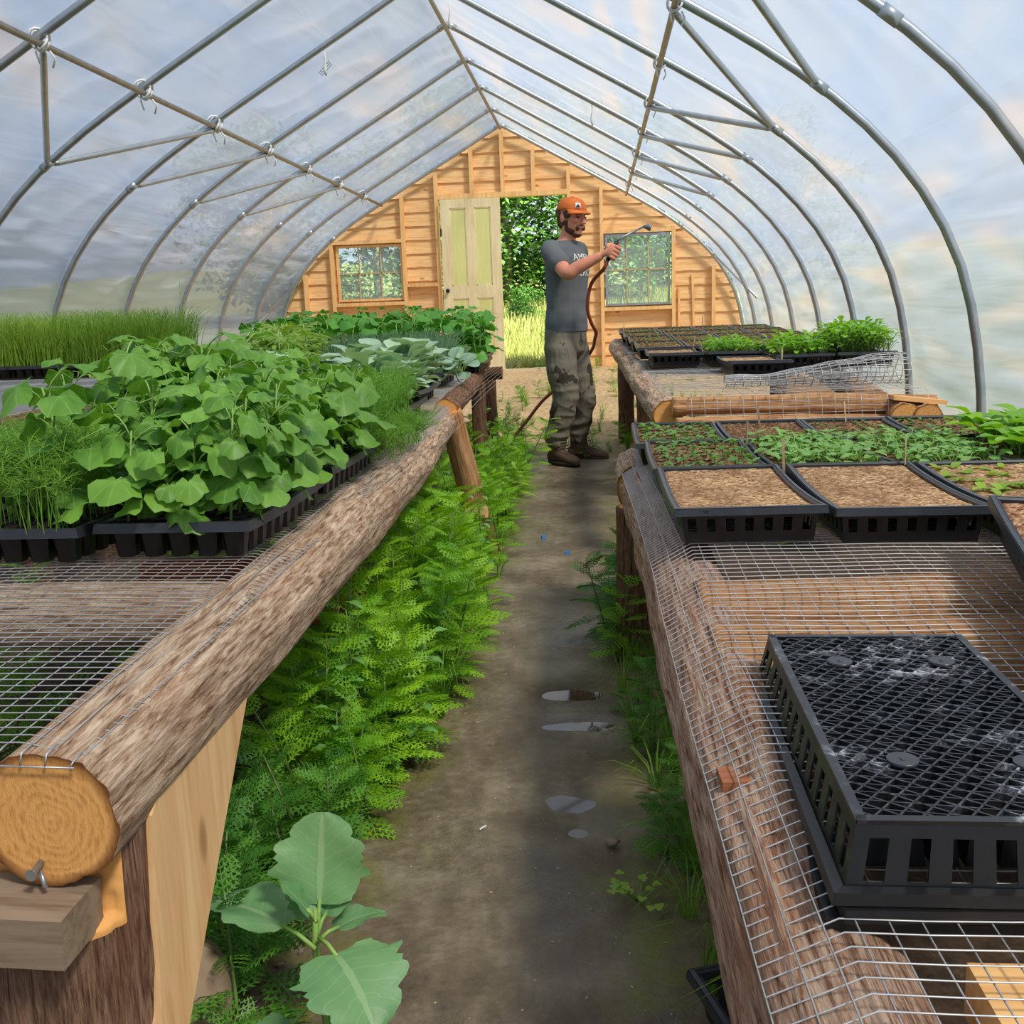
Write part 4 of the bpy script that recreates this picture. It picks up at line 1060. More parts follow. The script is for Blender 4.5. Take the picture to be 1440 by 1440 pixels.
lt = [sprout(3, .022, .008, .34, 'lettuce', 'lettuce_sprout'), sprout(4, .026, .008, .36, 'lettuce', 'lettuce_sprout')]
for k in range(46):
    px, py = rnd(-.12, .12), rnd(-.25, .25)
    if k > 10 and (px < -.0 and py < -.05): px = abs(px)
    random.choice(lt).place((.85 + px, 2.10 + py, zR(2.1) + .062), (0, 0, rnd(0, 6)), rnd(.7, 1.25), label='tiny yellow-green lettuce sprout in the third tray of the front row', cat='sprout', group='lettuce sprouts in the front row')
def scatter_sprouts(x, y, z0, n, L, lm='sprout', lab='', h=.008, tilt=0):
    z = 0
    g = MB()
    for i in range(n):
        px, py = rnd(-.12, .12), rnd(-.25, .25)
        px = round(px / .031) * .031 + rnd(-.003, .003); py = round(py / .031) * .031 + rnd(-.003, .003)
        if abs(px) > .122: continue
        zz = z + .06 + sagf(px, py); g.tube([(px, py, zz), (px, py, zz + h)], .0006, 3)
        for k in range(3): leaf_pin(g, (px, py, zz + h), rotm(rnd(0, 6), rnd(.1, .6)), L * rnd(.6, 1.1), lambda t: .28 * math.sin(PI * min(1, .1 + t * .85)), 2, .3, .1)
    o = g.build('sprouts', M[lm]); o.location = (x, y, z0); o.rotation_euler = (tilt, 0, 0); return tag(o, lab, 'sprouts', kind='stuff')
scatter_sprouts(.81, 3.245, zR(3.2), 110, .016, 'sprout', 'fine green sprouts in the back tray third from the path')
scatter_sprouts(1.09, 3.245, zR(3.2), 130, .018, 'sprout', 'fine green sprouts in the back tray at the outer end')
scatter_sprouts(.272, 2.125, zR(2.1), 26, .006, 'sprout', 'sparse pinhead sprouts in the front tray at the path edge', .003)
for r_, y in enumerate((6.22, 6.80, 7.38, 7.92)):
    for c_, x in enumerate((.36, .645, .93, 1.215)):
        scatter_sprouts(x - .02 * r_, y, zF(y), 60, .016, 'sprout', 'thin sprouts, far right bench, %s row from the end wall, %s from path' % (nth[3 - r_], nth[c_]), .014, R(2.2))
# tomatoes
def compound(g, s, o, m, L, pairs, w, lm=0, lob=False):
    for i in range(pairs + 1):
        t = (i + .6) / (pairs + .6)
        c = V(o) + m @ V((0, L * t, -.25 * L * t * t))
        sz = L * w * (1 - .35 * t) * (1.25 if i == pairs else 1)
        angs = (0,) if i == pairs else (1.05, -1.05)
        for a in angs: leaf_pin(g, c, m @ Matrix.Rotation(a, 3, 'Z') @ Matrix.Rotation(-.15, 3, 'X'), sz, lambda t: .27 * math.sin(PI * min(1, .1 + t * .86)) ** .8, 4, .5, .15, .22)
    s.tube([V(o) + m @ V((0, L * t, -.25 * L * t * t)) for t in (0, .35, .7, 1)], .0011, 4)
def tomato(h):
    s, l = MB(), MB(); s.tube([(0, 0, 0), (rnd(-.02, .02), rnd(-.02, .02), h)], .0028, 5)
    for i in range(9): compound(l, s, (0, 0, h * (.3 + .08 * i)), rotm(i * 2.4, rnd(.0, .8)), .10, 3, .42)
    return plant('tomato_plant', s, l, M['stem'], M['tomato'])
tk = [tomato(.2), tomato(.24)]
for x, y in ((-1.35, 4.25), (-1.50, 4.95)): fill(tk, x, y, zL(y), 4, 6, 'yellow-green tomato plant with small divided leaves on the left bench', 'plant', 'tomato plants on the left bench', .012, (.8, 1.15))
fill(tk, -1.35, 3.06, zL(3.1), 3, 4, 'yellow-green tomato plant behind the cucumbers', 'plant', 'tomato plants behind the cucumbers', .012, (.75, 1.0))
# dill / fennel, onions, chives: uncountable
def feathery(x, y, w, l, h, n, lab, base):
    g = MB()
    for i in range(n):
        px, py = rnd(-w / 2, w / 2), rnd(-l / 2, l / 2); a = rnd(0, 6.28); ln = rnd(.0, .09)
        hh = h * rnd(.6, 1.05); tip = V((px + math.cos(a) * ln, py + math.sin(a) * ln, base + hh))
        P = [V((px, py, base)), V((px + math.cos(a) * ln * .3, py + math.sin(a) * ln * .3, base + hh * .6)), tip]
        g.tube(P, [.0011, .0009, .0005], 3, False)
        for k in range(16):
            f = rnd(.35, 1); c = P[1].lerp(P[2], (f - .35) / .65); aa = rnd(0, 6.28); q = rnd(.02, .045)
            d_ = V((math.cos(aa) * q, math.sin(aa) * q, rnd(-.01, .03)))
            e = c + d_; g.tube([c, c + d_ * .5 + V((0, 0, .004)), e], [.0006, .0006, .0003], 3, False)
    o = g.build('feathery_foliage', M['dill']); o.location = (x, y, 0); return tag(o, lab, 'foliage', kind='stuff')
feathery(-1.03, 1.86, .25, .46, .16, 330, 'feathery fennel foliage at the front left of the bench', zL(1.9) + .055)
feathery(-.735, 3.06, .27, .52, .17, 420, 'bushy feathery dill between the cucumbers and the cabbages', zL(3.1) + .055)
feathery(-.71, 2.66, .22, .2, .14, 160, 'feathery dill at the back of the second cucumber tray', zL(2.7) + .055)
feathery(-.60, 2.90, .12, .5, .09, 170, 'dill fronds spilling over the log edge', zL(3.1) + .01)
feathery(-1.25, 2.0, .2, .4, .16, 150, 'feathery fennel foliage at the left margin', zL(1.9) + .055)
def blades(x, y, w, l, h, n, mt, lab, base, r=.0012, lean=.10, name='grassy_blades', bend=.5):
    g = MB()
    for i in range(n):
        px, py = rnd(-w / 2, w / 2), rnd(-l / 2, l / 2); a = rnd(0, 6.28); ln = rnd(.1, 1) * lean + .3 * lean * abs(px) / w
        if abs(px) > .35 * w: a = (0 if px > 0 else PI) + rnd(-1, 1)
        hh = h * rnd(.65, 1.08); dx, dy = math.cos(a) * ln, math.sin(a) * ln
        g.tube([(px, py, base), (px + dx * .25, py + dy * .25, base + hh * .5), (px + dx * .6, py + dy * .6, base + hh * .85), (px + dx * 1.2, py + dy * 1.2, base + hh)], [r, r, r * .8, r * .25], 3, False)
    o = g.build(name, mt); o.location = (x, y, 0); return tag(o, lab, 'plants', kind='stuff')
for i, (x, y) in enumerate(CH): blades(x, y, .28, .5, .29, 900, M['chive'], 'tall grassy chives in the %s outer left tray' % ['first', 'second', 'third', 'fourth'][i], .83, .0015, .12)
for i, x in enumerate((-.86, -1.15)): blades(x, 5.05, .26, .5, .2, 700, M['onion'], 'blue-green onion blades in the %s onion tray' % ['right', 'left'][i], zL(5.05) + .055, .0018, .05)
for k in [*cuk, *sq, *cab, *ks, *kb, *bs, *bt, *s6, *lt, *tk, CT]: k.finish()

# wooden label stakes
def stake():
    g = MB(); g.box((0, 0, .045), (.006, .0015, .09), Matrix.Rotation(.1, 3, 'Y')); return Kind(g.build('plant_label_stake', M['stake']))
SK = stake()
for x, y, z, lab in ((.415, 2.36, .655, 'between the first two front-row trays'), (.69, 2.36, .655, 'behind the second front-row tray'), (.975, 2.34, .655, 'behind the lettuce tray'),
                     (.40, 2.86, .64, 'at the corner of the path-side second-row tray'), (.53, 3.46, .63, 'at the back edge of the bare back-row tray'), (.82, 3.47, .63, 'at the back edge of the sprout tray'),
                     (.82, 4.7, .755, 'beside the small tray by the wire roll'), (.53, 5.88, .79, 'behind the bare front tray of the far bench'), (.56, 5.6, .78, 'between bare tray and low basil'), (.50, 6.6, .83, 'among the dark trays, far bench'), (.2, 8.1, .87, 'at the rear path corner of the far bench'), (.8, 8.1, .87, 'at the rear middle of the far bench')):
    SK.place((x, y, z), (rnd(-.2, .1), rnd(-.15, .25), rnd(0, 3)), 1.0, label='thin wooden plant label stake ' + lab, cat='label', group='wooden plant labels on the right benches')

# ------------------------------------------------------------------ weeds
def fern_leaf(g, o, m, L, pairs=7, w=.50, dr=.6):
    c0 = V(o)
    prev = None
    for i in range(pairs + 1):
        t = (i + 1.0) / (pairs + 1.0); c = c0 + m @ V((0, L * t * .92, -dr * L * t * t * .5))
        env = math.sin(PI * min(1, .18 + .74 * t)); pl = L * w * env
        tips = (0,) if i == pairs else (.95, -.95)
        for a in tips:
            mm = m @ Matrix.Rotation(a, 3, 'Z') @ Matrix.Rotation(-.25 * t, 3, 'X'); q = pl if a else pl * .9
            k = len(g.v); P5 = [c + mm @ V((0, q * f, -.18 * q * f * f)) for f in (0, .3, .6, 1.0)]
            wv = mm @ V((q * .028, 0, 0))
            g.v += [P5[0] - wv, P5[0] + wv, P5[2] + wv * 1.3, P5[3], P5[2] - wv * 1.3]; g.face((k, k + 1, k + 2, k + 3, k + 4), None, 0, True)
            for f0, ll in ((.18, .17), (.42, .20), (.66, .14)):
                for sg in (-1, 1):
                    k = len(g.v); b0 = c + mm @ V((0, q * f0, -.18 * q * f0 * f0))
                    g.v += [b0, b0 + mm @ V((sg * q * ll * .6, q * ll * .35, -.01 * q)), b0 + mm @ V((sg * q * ll, q * ll * .95, -.04 * q)), b0 + mm @ V((0, q * .11, -.02 * q))]
                    g.face((k, k + 1, k + 2, k + 3) if sg > 0 else (k + 3, k + 2, k + 1, k), None, 0, True)
    k = len(g.v); e = c0 + m @ V((0, L * .9, -dr * L * .4))
    s0 = m @ V((.0012, 0, 0)); g.v += [c0 - s0, c0 + s0, c0.lerp(e, .5) + s0 + m @ V((0, 0, dr * L * .1)), c0.lerp(e, .5) - s0 + m @ V((0, 0, dr * L * .1)), e]; g.face((k, k + 1, k + 2, k + 3)); g.face((k + 3, k + 2, k + 4))
def fernweed(h, n, L, lm):
    s, l = MB(), MB(); lean = V((rnd(-.05, .05), rnd(-.05, .05), 0))
    s.tube([(0, 0, 0), lean * .5 + V((0, 0, h * .5)), lean + V((0, 0, h))], [.0035, .003, .0015], 5)
    for i in range(n):
        f = .12 + .88 * i / (n - 1); a = i * 2.4 + rnd(-.4, .4)
        fern_leaf(l, lean * f + V((0, 0, h * f)), rotm(a, lerp(.1, .9, f) + rnd(-.25, .25)), L * rnd(.75, 1.1) * (1.05 - .45 * f), 6)
    return plant('ferny_weed', s, l, M['stem_w'], M[lm])
def broadweed(h, n, L):
    s, l = MB(), MB(); s.tube([(0, 0, 0), (.01, 0, h * .5), (.0, .015, h)], [.004, .003, .0015], 5)
    for i in range(n):
        f = .15 + .85 * i / (n - 1); a = i * 2.4 + rnd(-.3, .3); c = V((0, .01 * f, h * f)); m = rotm(a, rnd(-.2, .5)); e = c + m @ V((0, L * .35, 0))
        s.tube([c, e], .0012, 4)
        leaf_pin(l, e, m, L * rnd(.7, 1.1) * (1.15 - .6 * f), lambda t: .36 * (1 - abs(t - .32) / .68) ** .8 if t > .32 else .36 * (t / .32) ** .7, 6, .7, .2, .16)
    return plant('broadleaf_weed', s, l, M['stem_w'], M['lambs'])
def tuft(n, h, mt='grass', lean=.12):
    g = MB()
    for i in range(n):
        a = rnd(0, 6.28); q = rnd(.2, 1) * lean; hh = h * rnd(.5, 1.05); w = rnd(.0012, .0026); d_ = V((math.cos(a), math.sin(a), 0)); sd = V((-d_.y, d_.x, 0)) * w; o = d_ * rnd(0, .02)
        P = [o, o + d_ * q * .3 + V((0, 0, hh * .6)), o + d_ * q + V((0, 0, hh * .95)), o + d_ * q * 1.7 + V((0, 0, hh * .8))]
        k = len(g.v)
        for e, wf in zip(P, (1, .9, .6, .05)): g.v += [e - sd * wf, e + sd * wf]
        for e in range(3): g.face((k + 2 * e, k + 2 * e + 1, k + 2 * e + 3, k + 2 * e + 2), None, 0, True)
    return Kind(g.build('grass_tuft', M[mt]))
fw = [fernweed(h, n, L, 'fern') for h, n, L in ((.34, 16, .15), (.28, 15, .14), (.22, 14, .13), (.40, 18, .15), (.14, 11, .12))]
fd = [fernweed(h, n, L, 'fern_dark') for h, n, L in ((.26, 14, .14), (.2, 13, .13), (.12, 10, .11))]
bw = [broadweed(h, n, L) for h, n, L in ((.42, 16, .075), (.3, 14, .07), (.16, 11, .06))]
tf = [tuft(34, .2), tuft(26, .13), tuft(40, .26)]
def edgeX(y): return interp([(1.2, -.50), (1.9, -.47), (2.4, -.44), (2.9, -.40), (4.2, -.43), (5.5, -.47), (7, -.52)], y)
GW = 'ferny weeds along the left side of the path'
def weedrow(zone, y0, y1, n, xin, xout, kinds, hs, lab, cat, grp):
    for i in range(n):
        y = lerp(y0, y1, (i + rnd(0, 1)) / n); x = xin(y) - rnd(0, xout) ; 
        k = random.choice(kinds); k.place((x, y, ground(x, y) - .006), (rnd(-.12, .12), rnd(-.02, .3), rnd(0, 6.28)), rnd(*hs), label=lab, cat=cat, group=grp)
weedrow(0, 1.95, 3.2, 62, edgeX, .34, [fw[0], fw[1], fw[2], fw[4]], (.8, 1.15), 'bright ferny weed under the near log at the left path edge', 'weed', 'ferny weeds beside the near left log')
weedrow(0, 2.1, 3.6, 24, lambda y: edgeX(y) - .08, .18, [fw[3], fw[0]], (1.0, 1.2), 'taller bright ferny weed under the near log at the left path edge', 'weed', 'taller ferny weeds beside the near left log')
weedrow(0, 3.2, 7.4, 90, lambda y: edgeX(y) + .03, .42, [fw[0], fw[1], fw[2], fw[4]], (.75, 1.2), 'ferny weed farther along the left path edge, beyond the near log', 'weed', 'ferny weeds farther along the left edge')
weedrow(0, 2.0, 7.0, 60, lambda y: edgeX(y) - .3, .9, [fw[0], fw[1], fw[3]], (.7, 1.1), 'ferny weed growing in the shade beneath the left bench', 'weed', 'ferny weeds in the shade beneath the left bench')
weedrow(0, 1.1, 1.95, 20, lambda y: edgeX(y) - .02, .28, [fd[0], fd[1], fd[2]], (.7, 1.0), 'low ferny weed around the big kale plant', 'weed', 'ferny weeds around the kale plant')
weedrow(0, 2.0, 4.6, 12, lambda y: edgeX(y) - .06, .2, bw[:2], (.8, 1.1), 'upright pale weed with diamond leaves among the ferny weeds at left', 'weed', 'diamond-leaved weeds at the left edge')
weedrow(0, 1.9, 2.3, 6, lambda y: edgeX(y) + .01, .12, [bw[2], bw[1]], (.8, 1.1), 'bushy broad-leaved weed at the near corner of the weed bank', 'weed', 'broad-leaved weeds at the near corner')
weedrow(0, 4.8, 7.2, 16, lambda y: edgeX(y) - .02, .3, bw, (.8, 1.2), 'broad-leaved weed at the far left path edge', 'weed', 'broad-leaved weeds far along the left')
weedrow(0, 1.8, 7.5, 30, lambda y: edgeX(y) + .02, .3, tf, (.7, 1.1), 'tuft of grass at the left path edge', 'grass', 'grass tufts at the left path edge')
def edgeR(y): return interp([(1.3, .16), (2.2, .10), (3, .06), (3.6, .10), (7, .18)], y)
weedrow(0, 2.9, 3.9, 13, lambda y: edgeR(y) + .10, .16, fd[:2] + [fw[1]], (.8, 1.1), 'ferny weed beneath the near right bench beside its far post', 'weed', 'ferny weeds by the right bench post')
weedrow(0, 1.5, 2.7, 10, lambda y: edgeR(y) + .10, .12, fd, (.45, .75), 'small dark ferny weed in the shade of the near right log', 'weed', 'small weeds in the shade at right')
weedrow(0, 1.3, 3.6, 26, lambda y: edgeR(y) + .14, .17, tf, (.5, .95), 'tuft of dark grass under the near right log', 'grass', 'grass tufts under the near right log')
weedrow(0, 4.0, 7.8, 40, lambda y: edgeR(y) + .9, .95, [fw[1], fw[2], fw[4]] + tf, (.6, 1.0), 'weed growing under the far right bench', 'weed', 'weeds under the far right bench')
for xx in range(5): fd[xx % 2].place((.02 + .03 * xx, 3.15 + .09 * xx, 0), (0, -.2, xx * 1.9), 1.05, label='ferny weed clump leaning into the path before the right bench post', cat='weed', group='ferny clump at the right path edge')
weedrow(0, 7.0, 12.6, 90, lambda y: 1.2, 2.2, [fw[4], fw[2], bw[2], tf[0], tf[1]], (.5, .95), 'scattered weed on the sandy ground before the end wall', 'weed', 'weeds before the end wall')
weedrow(0, 6.9, 7.6, 7, lambda y: .12, .22, [fw[4], tf[1]], (.5, .8), 'small weed at the walking man\'s feet'.replace('walking ', ''), 'weed', 'weeds at the man\'s feet')
for i in range(3): tf[2].place((1.60 + .05 * i, 3.3 + .1 * i, .42), (0, 0, i), 1.25, label='long thin grass standing against the right film wall', cat='grass', group='long grass at the right film wall')
g = MB(); g.tube([(1.62, 3.4, .5), (1.57, 3.42, .78), (1.50, 3.45, .90)], .0012, 4); g.tube([(1.505, 3.45, .895), (1.475, 3.46, .925)], [.004, .003], 6); tag(g.build('seed_head_stalk', M['stake']), 'dry grass stalk with a tan seed head at the right film wall', 'grass')
g = MB(); g.tube([(-2.45, 6.0, .8), (-2.45, 6.0, 1.3)], .0012, 4)
for k in range(14): a = rnd(0, 6); g.tube([(-2.45, 6.0, 1.0 + k * .02), (-2.45 + math.cos(a) * .04, 6.0 + math.sin(a) * .04, 1.04 + k * .02)], .0009, 3)
tag(g.build('bolting_stalk', M['stem']), 'single thin branching stalk rising above the left bench before the film', 'plant')
for k in fw + fd + bw + tf: k.finish()
# big kale plant near the camera
KP = empty('kale_plant', (-.405, 1.25, -.055))
g = MB(); g.tube([(0, 0, -.01), (.008, .0, .12), (-.004, .01, .24), (.0, .01, .30)], [.0065, .006, .005, .003], 10); g.build('stem', M['stem'], KP)
def kaleleaf(o, yaw, pitch, L, w=.44, droop=.5, roll_=0):
    s = MB(); m = rotm(yaw, pitch, roll_); o = V(o)
    e = o + m @ V((0, L * .45, 0)); s.tube([o, o.lerp(e, .5) + V((0, 0, .004)), e], [.0035, .003, .0026], 8)
    s.build('petiole', M['stem'], KP)
    l = MB(); f = lambda t: w * (math.sin(PI * min(1, .05 + t * .935)) ** .5) * (1.08 - .30 * t) * (1 + .10 * math.sin(t * 23) + .06 * math.sin(t * 41))
    leaf_pin(l, e - m @ V((0, L * .06, 0)), m, L, f, 22, droop, .16, .03, .035, 0, 5); l.build('leaf', M['kale'], KP)
kaleleaf((0, .01, .250), R(2), R(62), .125, .56, -.12)
kaleleaf((0, .0, .245), R(66), R(18), .150, .50, .55, R(14))
kaleleaf((.006, .0, .262), R(-140), R(2), .125, .62, .95)
kaleleaf((.0, .0, .17), R(140), R(-20), .125, .48, .5)
kaleleaf((.0, .01, .25), R(-50), R(15), .078, .46, .6, R(-10))
kaleleaf((0, .01, .26), R(-20), R(40), .07, .46, .3)
kaleleaf((.004, 0, .12), R(-115), R(-15), .115, .42, .5)
kaleleaf((0, .01, .28), R(100), R(60), .055, .44, .2)
kaleleaf((0, .01, .26), R(40), R(50), .065, .44, .3)
tag(KP, 'big kale plant with wide grey-green veined leaves at the bottom left', 'plant')
# clover patch, debris, stones
CV = empty('clover_plant', (.055, 1.68, .002)); s, l = MB(), MB()
for i in range(20):
    a = rnd(0, 6.28); q = rnd(.01, .05); z = rnd(.015, .035); e = V((math.cos(a) * q * 1.2, math.sin(a) * q * 1.3, z)); s.tube([(0, 0, 0), e], .0006, 3)
    for k in range(3): leaf_pin(l, e, rotm(a + k * 2.09, .1), .0095, lambda t: .5 * math.sin(PI * min(1, .15 + t * .8)) ** .6, 3, .1, .1)
s.build('stem', M['stem'], CV); l.build('foliage', M['lettuce'], CV); tag(CV, 'small clover plant on the mud near the right log', 'plant')
def rock(x, y, z, r, sq_=.7, name='stone', lab='', m='stone'):
    g = MB(); g.grid(16, 10, lambda u, v: (math.cos(u * 2 * PI) * math.sin(v * PI) * r * (1 + .25 * N(u * 3, v * 3, x * 9)), math.sin(u * 2 * PI) * math.sin(v * PI) * r * (1 + .25 * N(u * 3, v * 3, y)), math.cos(v * PI) * r * sq_)); tag(g.build(name, M[m], None, (x, y, z)), lab, 'stone')
rock(.01, 1.885, .006, .015, .6, lab='pale round stone on the mud at the right path edge')
rock(-.60, 1.28, .10, .06, 1.3, lab='smooth brown boulder behind the leaning brace plank')
rock(-.44, 3.15, .03, .04, 1.0, lab='tan stone among the weeds at the left path edge')
g = MB()
for i in range(150):
    x, y = rnd(-.42, .1), rnd(1.1, 4.2); a = rnd(0, 3); q = rnd(.002, .006)
    g.box((x, y, ground(x, y) + .001), (q, q * .5, .0012), Matrix.Rotation(a, 3, 'Z'))
tag(g.build('scattered_grit', M['stake']), 'pale bits of grit and straw scattered over the muddy path', 'grit', kind='stuff')
g = MB()
for i in range(700):
    x, y = rnd(-.85, -.5), rnd(1.15, 2.1); q = rnd(.003, .011)
    g.box((x, y, ground(x, y) + .003), (q, q * .7, q * .5), Matrix.Rotation(rnd(0, 3), 3, 'Z') @ Matrix.Rotation(rnd(-.4, .4), 3, 'X'))
tag(g.build('bark_litter', M['trunk']), 'loose bark chips and clods on the soil under the left bench', 'litter', kind='stuff')
for (x, y, lab, m) in ((-.15, 4.35, 'small blue plastic scrap on the path', 'blue'), (-.27, 4.68, 'tiny pale blue scrap beside a sprig on the path', 'blue'), (-.255, 1.94, 'small white twig lying on the mud', 'white')):
    g = MB(); g.box((0, 0, .006), (.022, .008, .016) if m == 'blue' else (.02, .002, .003)); o = g.build('litter_scrap', M[m], None, (x, y, ground(x, y) + .001)); o.rotation_euler = (0, 0, rnd(0, 1)); tag(o, lab, 'litter')
for (x, y, a, b, dz), lab in zip(DIPS, ('elongated brown puddle, the farther of the two holes in the path', 'elongated brown puddle, the nearer of the two holes in the path', 'shallow bright puddle in the middle of the path', 'tiny round puddle near the pale stone')):
    g = MB(); k = 28; zz = ground(x, y) + dz * .55
    pts = [V((x + math.cos(t) * a * 1.3, y + math.sin(t) * b * 1.3, zz)) for t in [2 * PI * j / k for j in range(k)]]
    pts = [p if ground(p.x, p.y) > zz else V((x, y, zz)).lerp(p, .8) for p in pts]
    g.v += pts; g.face(range(k)); lo = [p - V((0, 0, .003)) for p in pts]; g.v += lo
    for j in range(k): g.face((j, k + j, k + (j + 1) % k, (j + 1) % k))
    tag(g.build('puddle', M['puddle']), lab, 'puddle', 'puddles on the path')
g = MB(); g.box((-.98, 2.72, .30), (.62, .03, .20), Matrix.Rotation(.1, 3, 'Z')); tag(g.build('orange_board', M['orange_board']), 'orange-brown board standing under the left bench behind the weeds', 'board')

# ------------------------------------------------------------------ outside
def tree_foliage(n, rx_, rz_, L, zc):
    g = MB(); cl = [(V((rnd(-1, 1) * rx_ * .75, rnd(-1, 1) * rx_ * .6, zc + rnd(-.85, .85) * rz_)), rnd(.25, .45) * rx_) for _ in range(26)]
    for i in range(n):
        c, r = random.choice(cl); d_ = V((rnd(-1, 1), rnd(-1, 1), rnd(-1, 1))).normalized(); p = c + d_ * r * rnd(.6, 1.05)
        m = rotm(rnd(0, 6.28), rnd(-.9, .4), rnd(-.5, .5)); k = len(g.v); q = L * rnd(.6, 1.2)
        g.v += [p, p + m @ V((q * .3, q * .45, .04 * q)), p + m @ V((0, q, -.1 * q)), p + m @ V((-q * .3, q * .45, .04 * q))]; g.face((k, k + 1, k + 2, k + 3))
    return g
def tree(n, rx_, rz_, L, zc, th):
    r = empty('tree'); t = MB(); t.tube([(0, 0, -.2), (.1, 0, th * .5), (0, .05, th)], [.13, .1, .05], 8)
    for k in range(5): a = k * 1.3; t.tube([(0, 0, th * .5), (math.cos(a) * rx_ * .5, math.sin(a) * rx_ * .5, zc + .2 * rz_)], [.05, .02], 6)
    return Kind(r, [t.build('trunk', M['trunk'], r), tree_foliage(n, rx_, rz_, L, zc).build('crown', M['tree'], r)])
T1 = tree(9000, 2.2, 2.1, .17, 2.3, 2.8); T2 = tree(7000, 1.7, 1.4, .15, 1.5, 1.8)
for i, (x, y, s_, k, lab) in enumerate(((-2.2, 25.0, 1.0, T1, 'leafy green tree seen through the doorway, left part'), (.0, 26.5, 1.1, T1, 'leafy green tree seen through the doorway behind the man'), (-4.8, 23, .85, T1, 'leafy tree seen through the left window at its left'),
                            (-7.6, 24, 1.0, T1, 'tree beyond the left window, farther left'), (-3.4, 28, 1.25, T1, 'tall tree behind the others beyond the doorway'), (-6.0, 20.0, .5, T2, 'low bush seen through the left window'),
                            (2.6, 31, 1.1, T1, 'distant tree beyond the right window, left one'), (5.6, 33, 1.1, T1, 'distant tree beyond the right window, right one'), (-1.4, 21.0, .28, T2, 'low bush at the foot of the trees beyond the doorway'))):
    k.place((x, y, field(x, y) - .1), (0, 0, i * 1.3), s_, label=lab, cat='tree', group='trees outside the greenhouse')
g = MB()
for i in range(42000):
    y = 13.75 + 16 * (rnd(0, 1) ** 1.6); hw = 1.0 + (y - 13.5) * .22; x = lerp(-4.3 - (y - 13.5) * .35, 1.6 + (y - 13.5) * .14, rnd(0, 1)); z = field(x, y)
    h = rnd(.12, .34) * (1 if y > 15 else .7); a = rnd(0, 6.28); w = .006 + .0012 * (y - 13); d_ = V((math.cos(a), math.sin(a), 0)); k = len(g.v); p = V((x, y, z - .01))
    g.v += [p - d_ * w, p + d_ * w, p + V((d_.y * .1, d_.x * .08, h))]; g.face((k, k + 1, k + 2))
tag(g.build('meadow_grass', M['meadow']), 'tall pale meadow grass outside the doorway and windows', 'grass', kind='stuff')
# ------------------------------------------------------------------ person
#PERSON_BEGIN
def ell(g, c, r, rot=None, n=20, m=14):
    c = V(c); rot = rot or Matrix.Identity(3); base = len(g.v)
    for j in range(1, m):
        v = PI * j / m
        for i in range(n):
            u = 2 * PI * i / n; g.v.append(c + rot @ V((math.cos(u) * math.sin(v) * r[0], math.sin(u) * math.sin(v) * r[1], math.cos(v) * r[2])))
    t = len(g.v); g.v.append(c + rot @ V((0, 0, r[2]))); b = len(g.v); g.v.append(c - rot @ V((0, 0, r[2])))
    for j in range(m - 2):
        for i in range(n):
            a = base + j * n + i; a2 = base + j * n + (i + 1) % n; g.face((a, a + n, a2 + n, a2), None, 0, True)
    for i in range(n):
        g.face((t, base + i, base + (i + 1) % n)); q = base + (m - 2) * n; g.face((b, q + (i + 1) % n, q + i))
def loft(g, rings, n=24):
    """rings: (centre, half-x vector, half-y vector)"""
    base = len(g.v); m = len(rings)
    for c, a, b in rings:
        c, a, b = V(c), V(a), V(b)
        for i in range(n):
            u = 2 * PI * i / n; g.v.append(c + a * math.cos(u) + b * math.sin(u))
    for j in range(m - 1):
        for i in range(n):
            p = base + j * n + i; p2 = base + j * n + (i + 1) % n; g.face((p, p2, p2 + n, p + n), None, 0, True)
    g.face([base + i for i in range(n)][::-1]); g.face([base + (m - 1) * n + i for i in range(n)])
def limb(g, pts, rad, n=18, k=6):
    P = [V(p) for p in pts]; out = []; rr_ = []
    for i in range(len(P) - 1):
        p0, p1, p2, p3 = (P[max(0, min(len(P) - 1, j))] for j in (i - 1, i, i + 1, i + 2))
        for q in range(k):
            t_ = q / k; out.append(.5 * ((2 * p1) + (p2 - p0) * t_ + (2 * p0 - 5 * p1 + 4 * p2 - p3) * t_ * t_ + (3 * p1 - p0 - 3 * p2 + p3) * t_ ** 3)); rr_.append(lerp(rad[i], rad[i + 1], t_ * t_ * (3 - 2 * t_)))
    out.append(P[-1]); rr_.append(rad[-1])
    g.tube(out, rr_, n); ell(g, out[0], (rr_[0],) * 3, None, 14, 8); ell(g, out[-1], (rr_[-1],) * 3, None, 14, 8)
def remesh(g, name, m, voxel, parent, iters=3, disp=None):
    o = g.build(name + '_src', m); md = o.modifiers.new('r', 'REMESH'); md.mode = 'VOXEL'; md.voxel_size = voxel; md.use_smooth_shade = True
    s = o.modifiers.new('s', 'SMOOTH'); s.iterations = iters; s.factor = .5
    dg = bpy.context.evaluated_depsgraph_get(); me = bpy.data.meshes.new_from_object(o.evaluated_get(dg)); bpy.data.objects.remove(o)
    if disp:
        nn = [v.normal.copy() for v in me.vertices]
        for v, q in zip(me.vertices, nn): v.co += q * disp(v.co)
    me.name = name; r = bpy.data.objects.new(name, me); col.objects.link(r)
    if parent: r.parent = parent
    me.materials.clear(); me.materials.append(m)
    for p in me.polygons: p.use_smooth = True
    return r
PM = empty('person', (-.205, 6.86, .036), R(-28), label='bearded man in orange cap, grey shirt and muddy trousers holding up a wand', cat='person')
TOR = [(.84, 0, .105, .155), (.92, 0, .108, .155), (1.02, .004, .102, .145), (1.14, .010, .108, .155), (1.26, .016, .117, .172), (1.34, .012, .108, .178), (1.40, .008, .080, .150), (1.435, .012, .058, .085), (1.47, .022, .052, .056)]
SR, ER, WR = V((.0, -.178, 1.375)), V((.185, -.300, 1.232)), V((.375, -.232, 1.322))
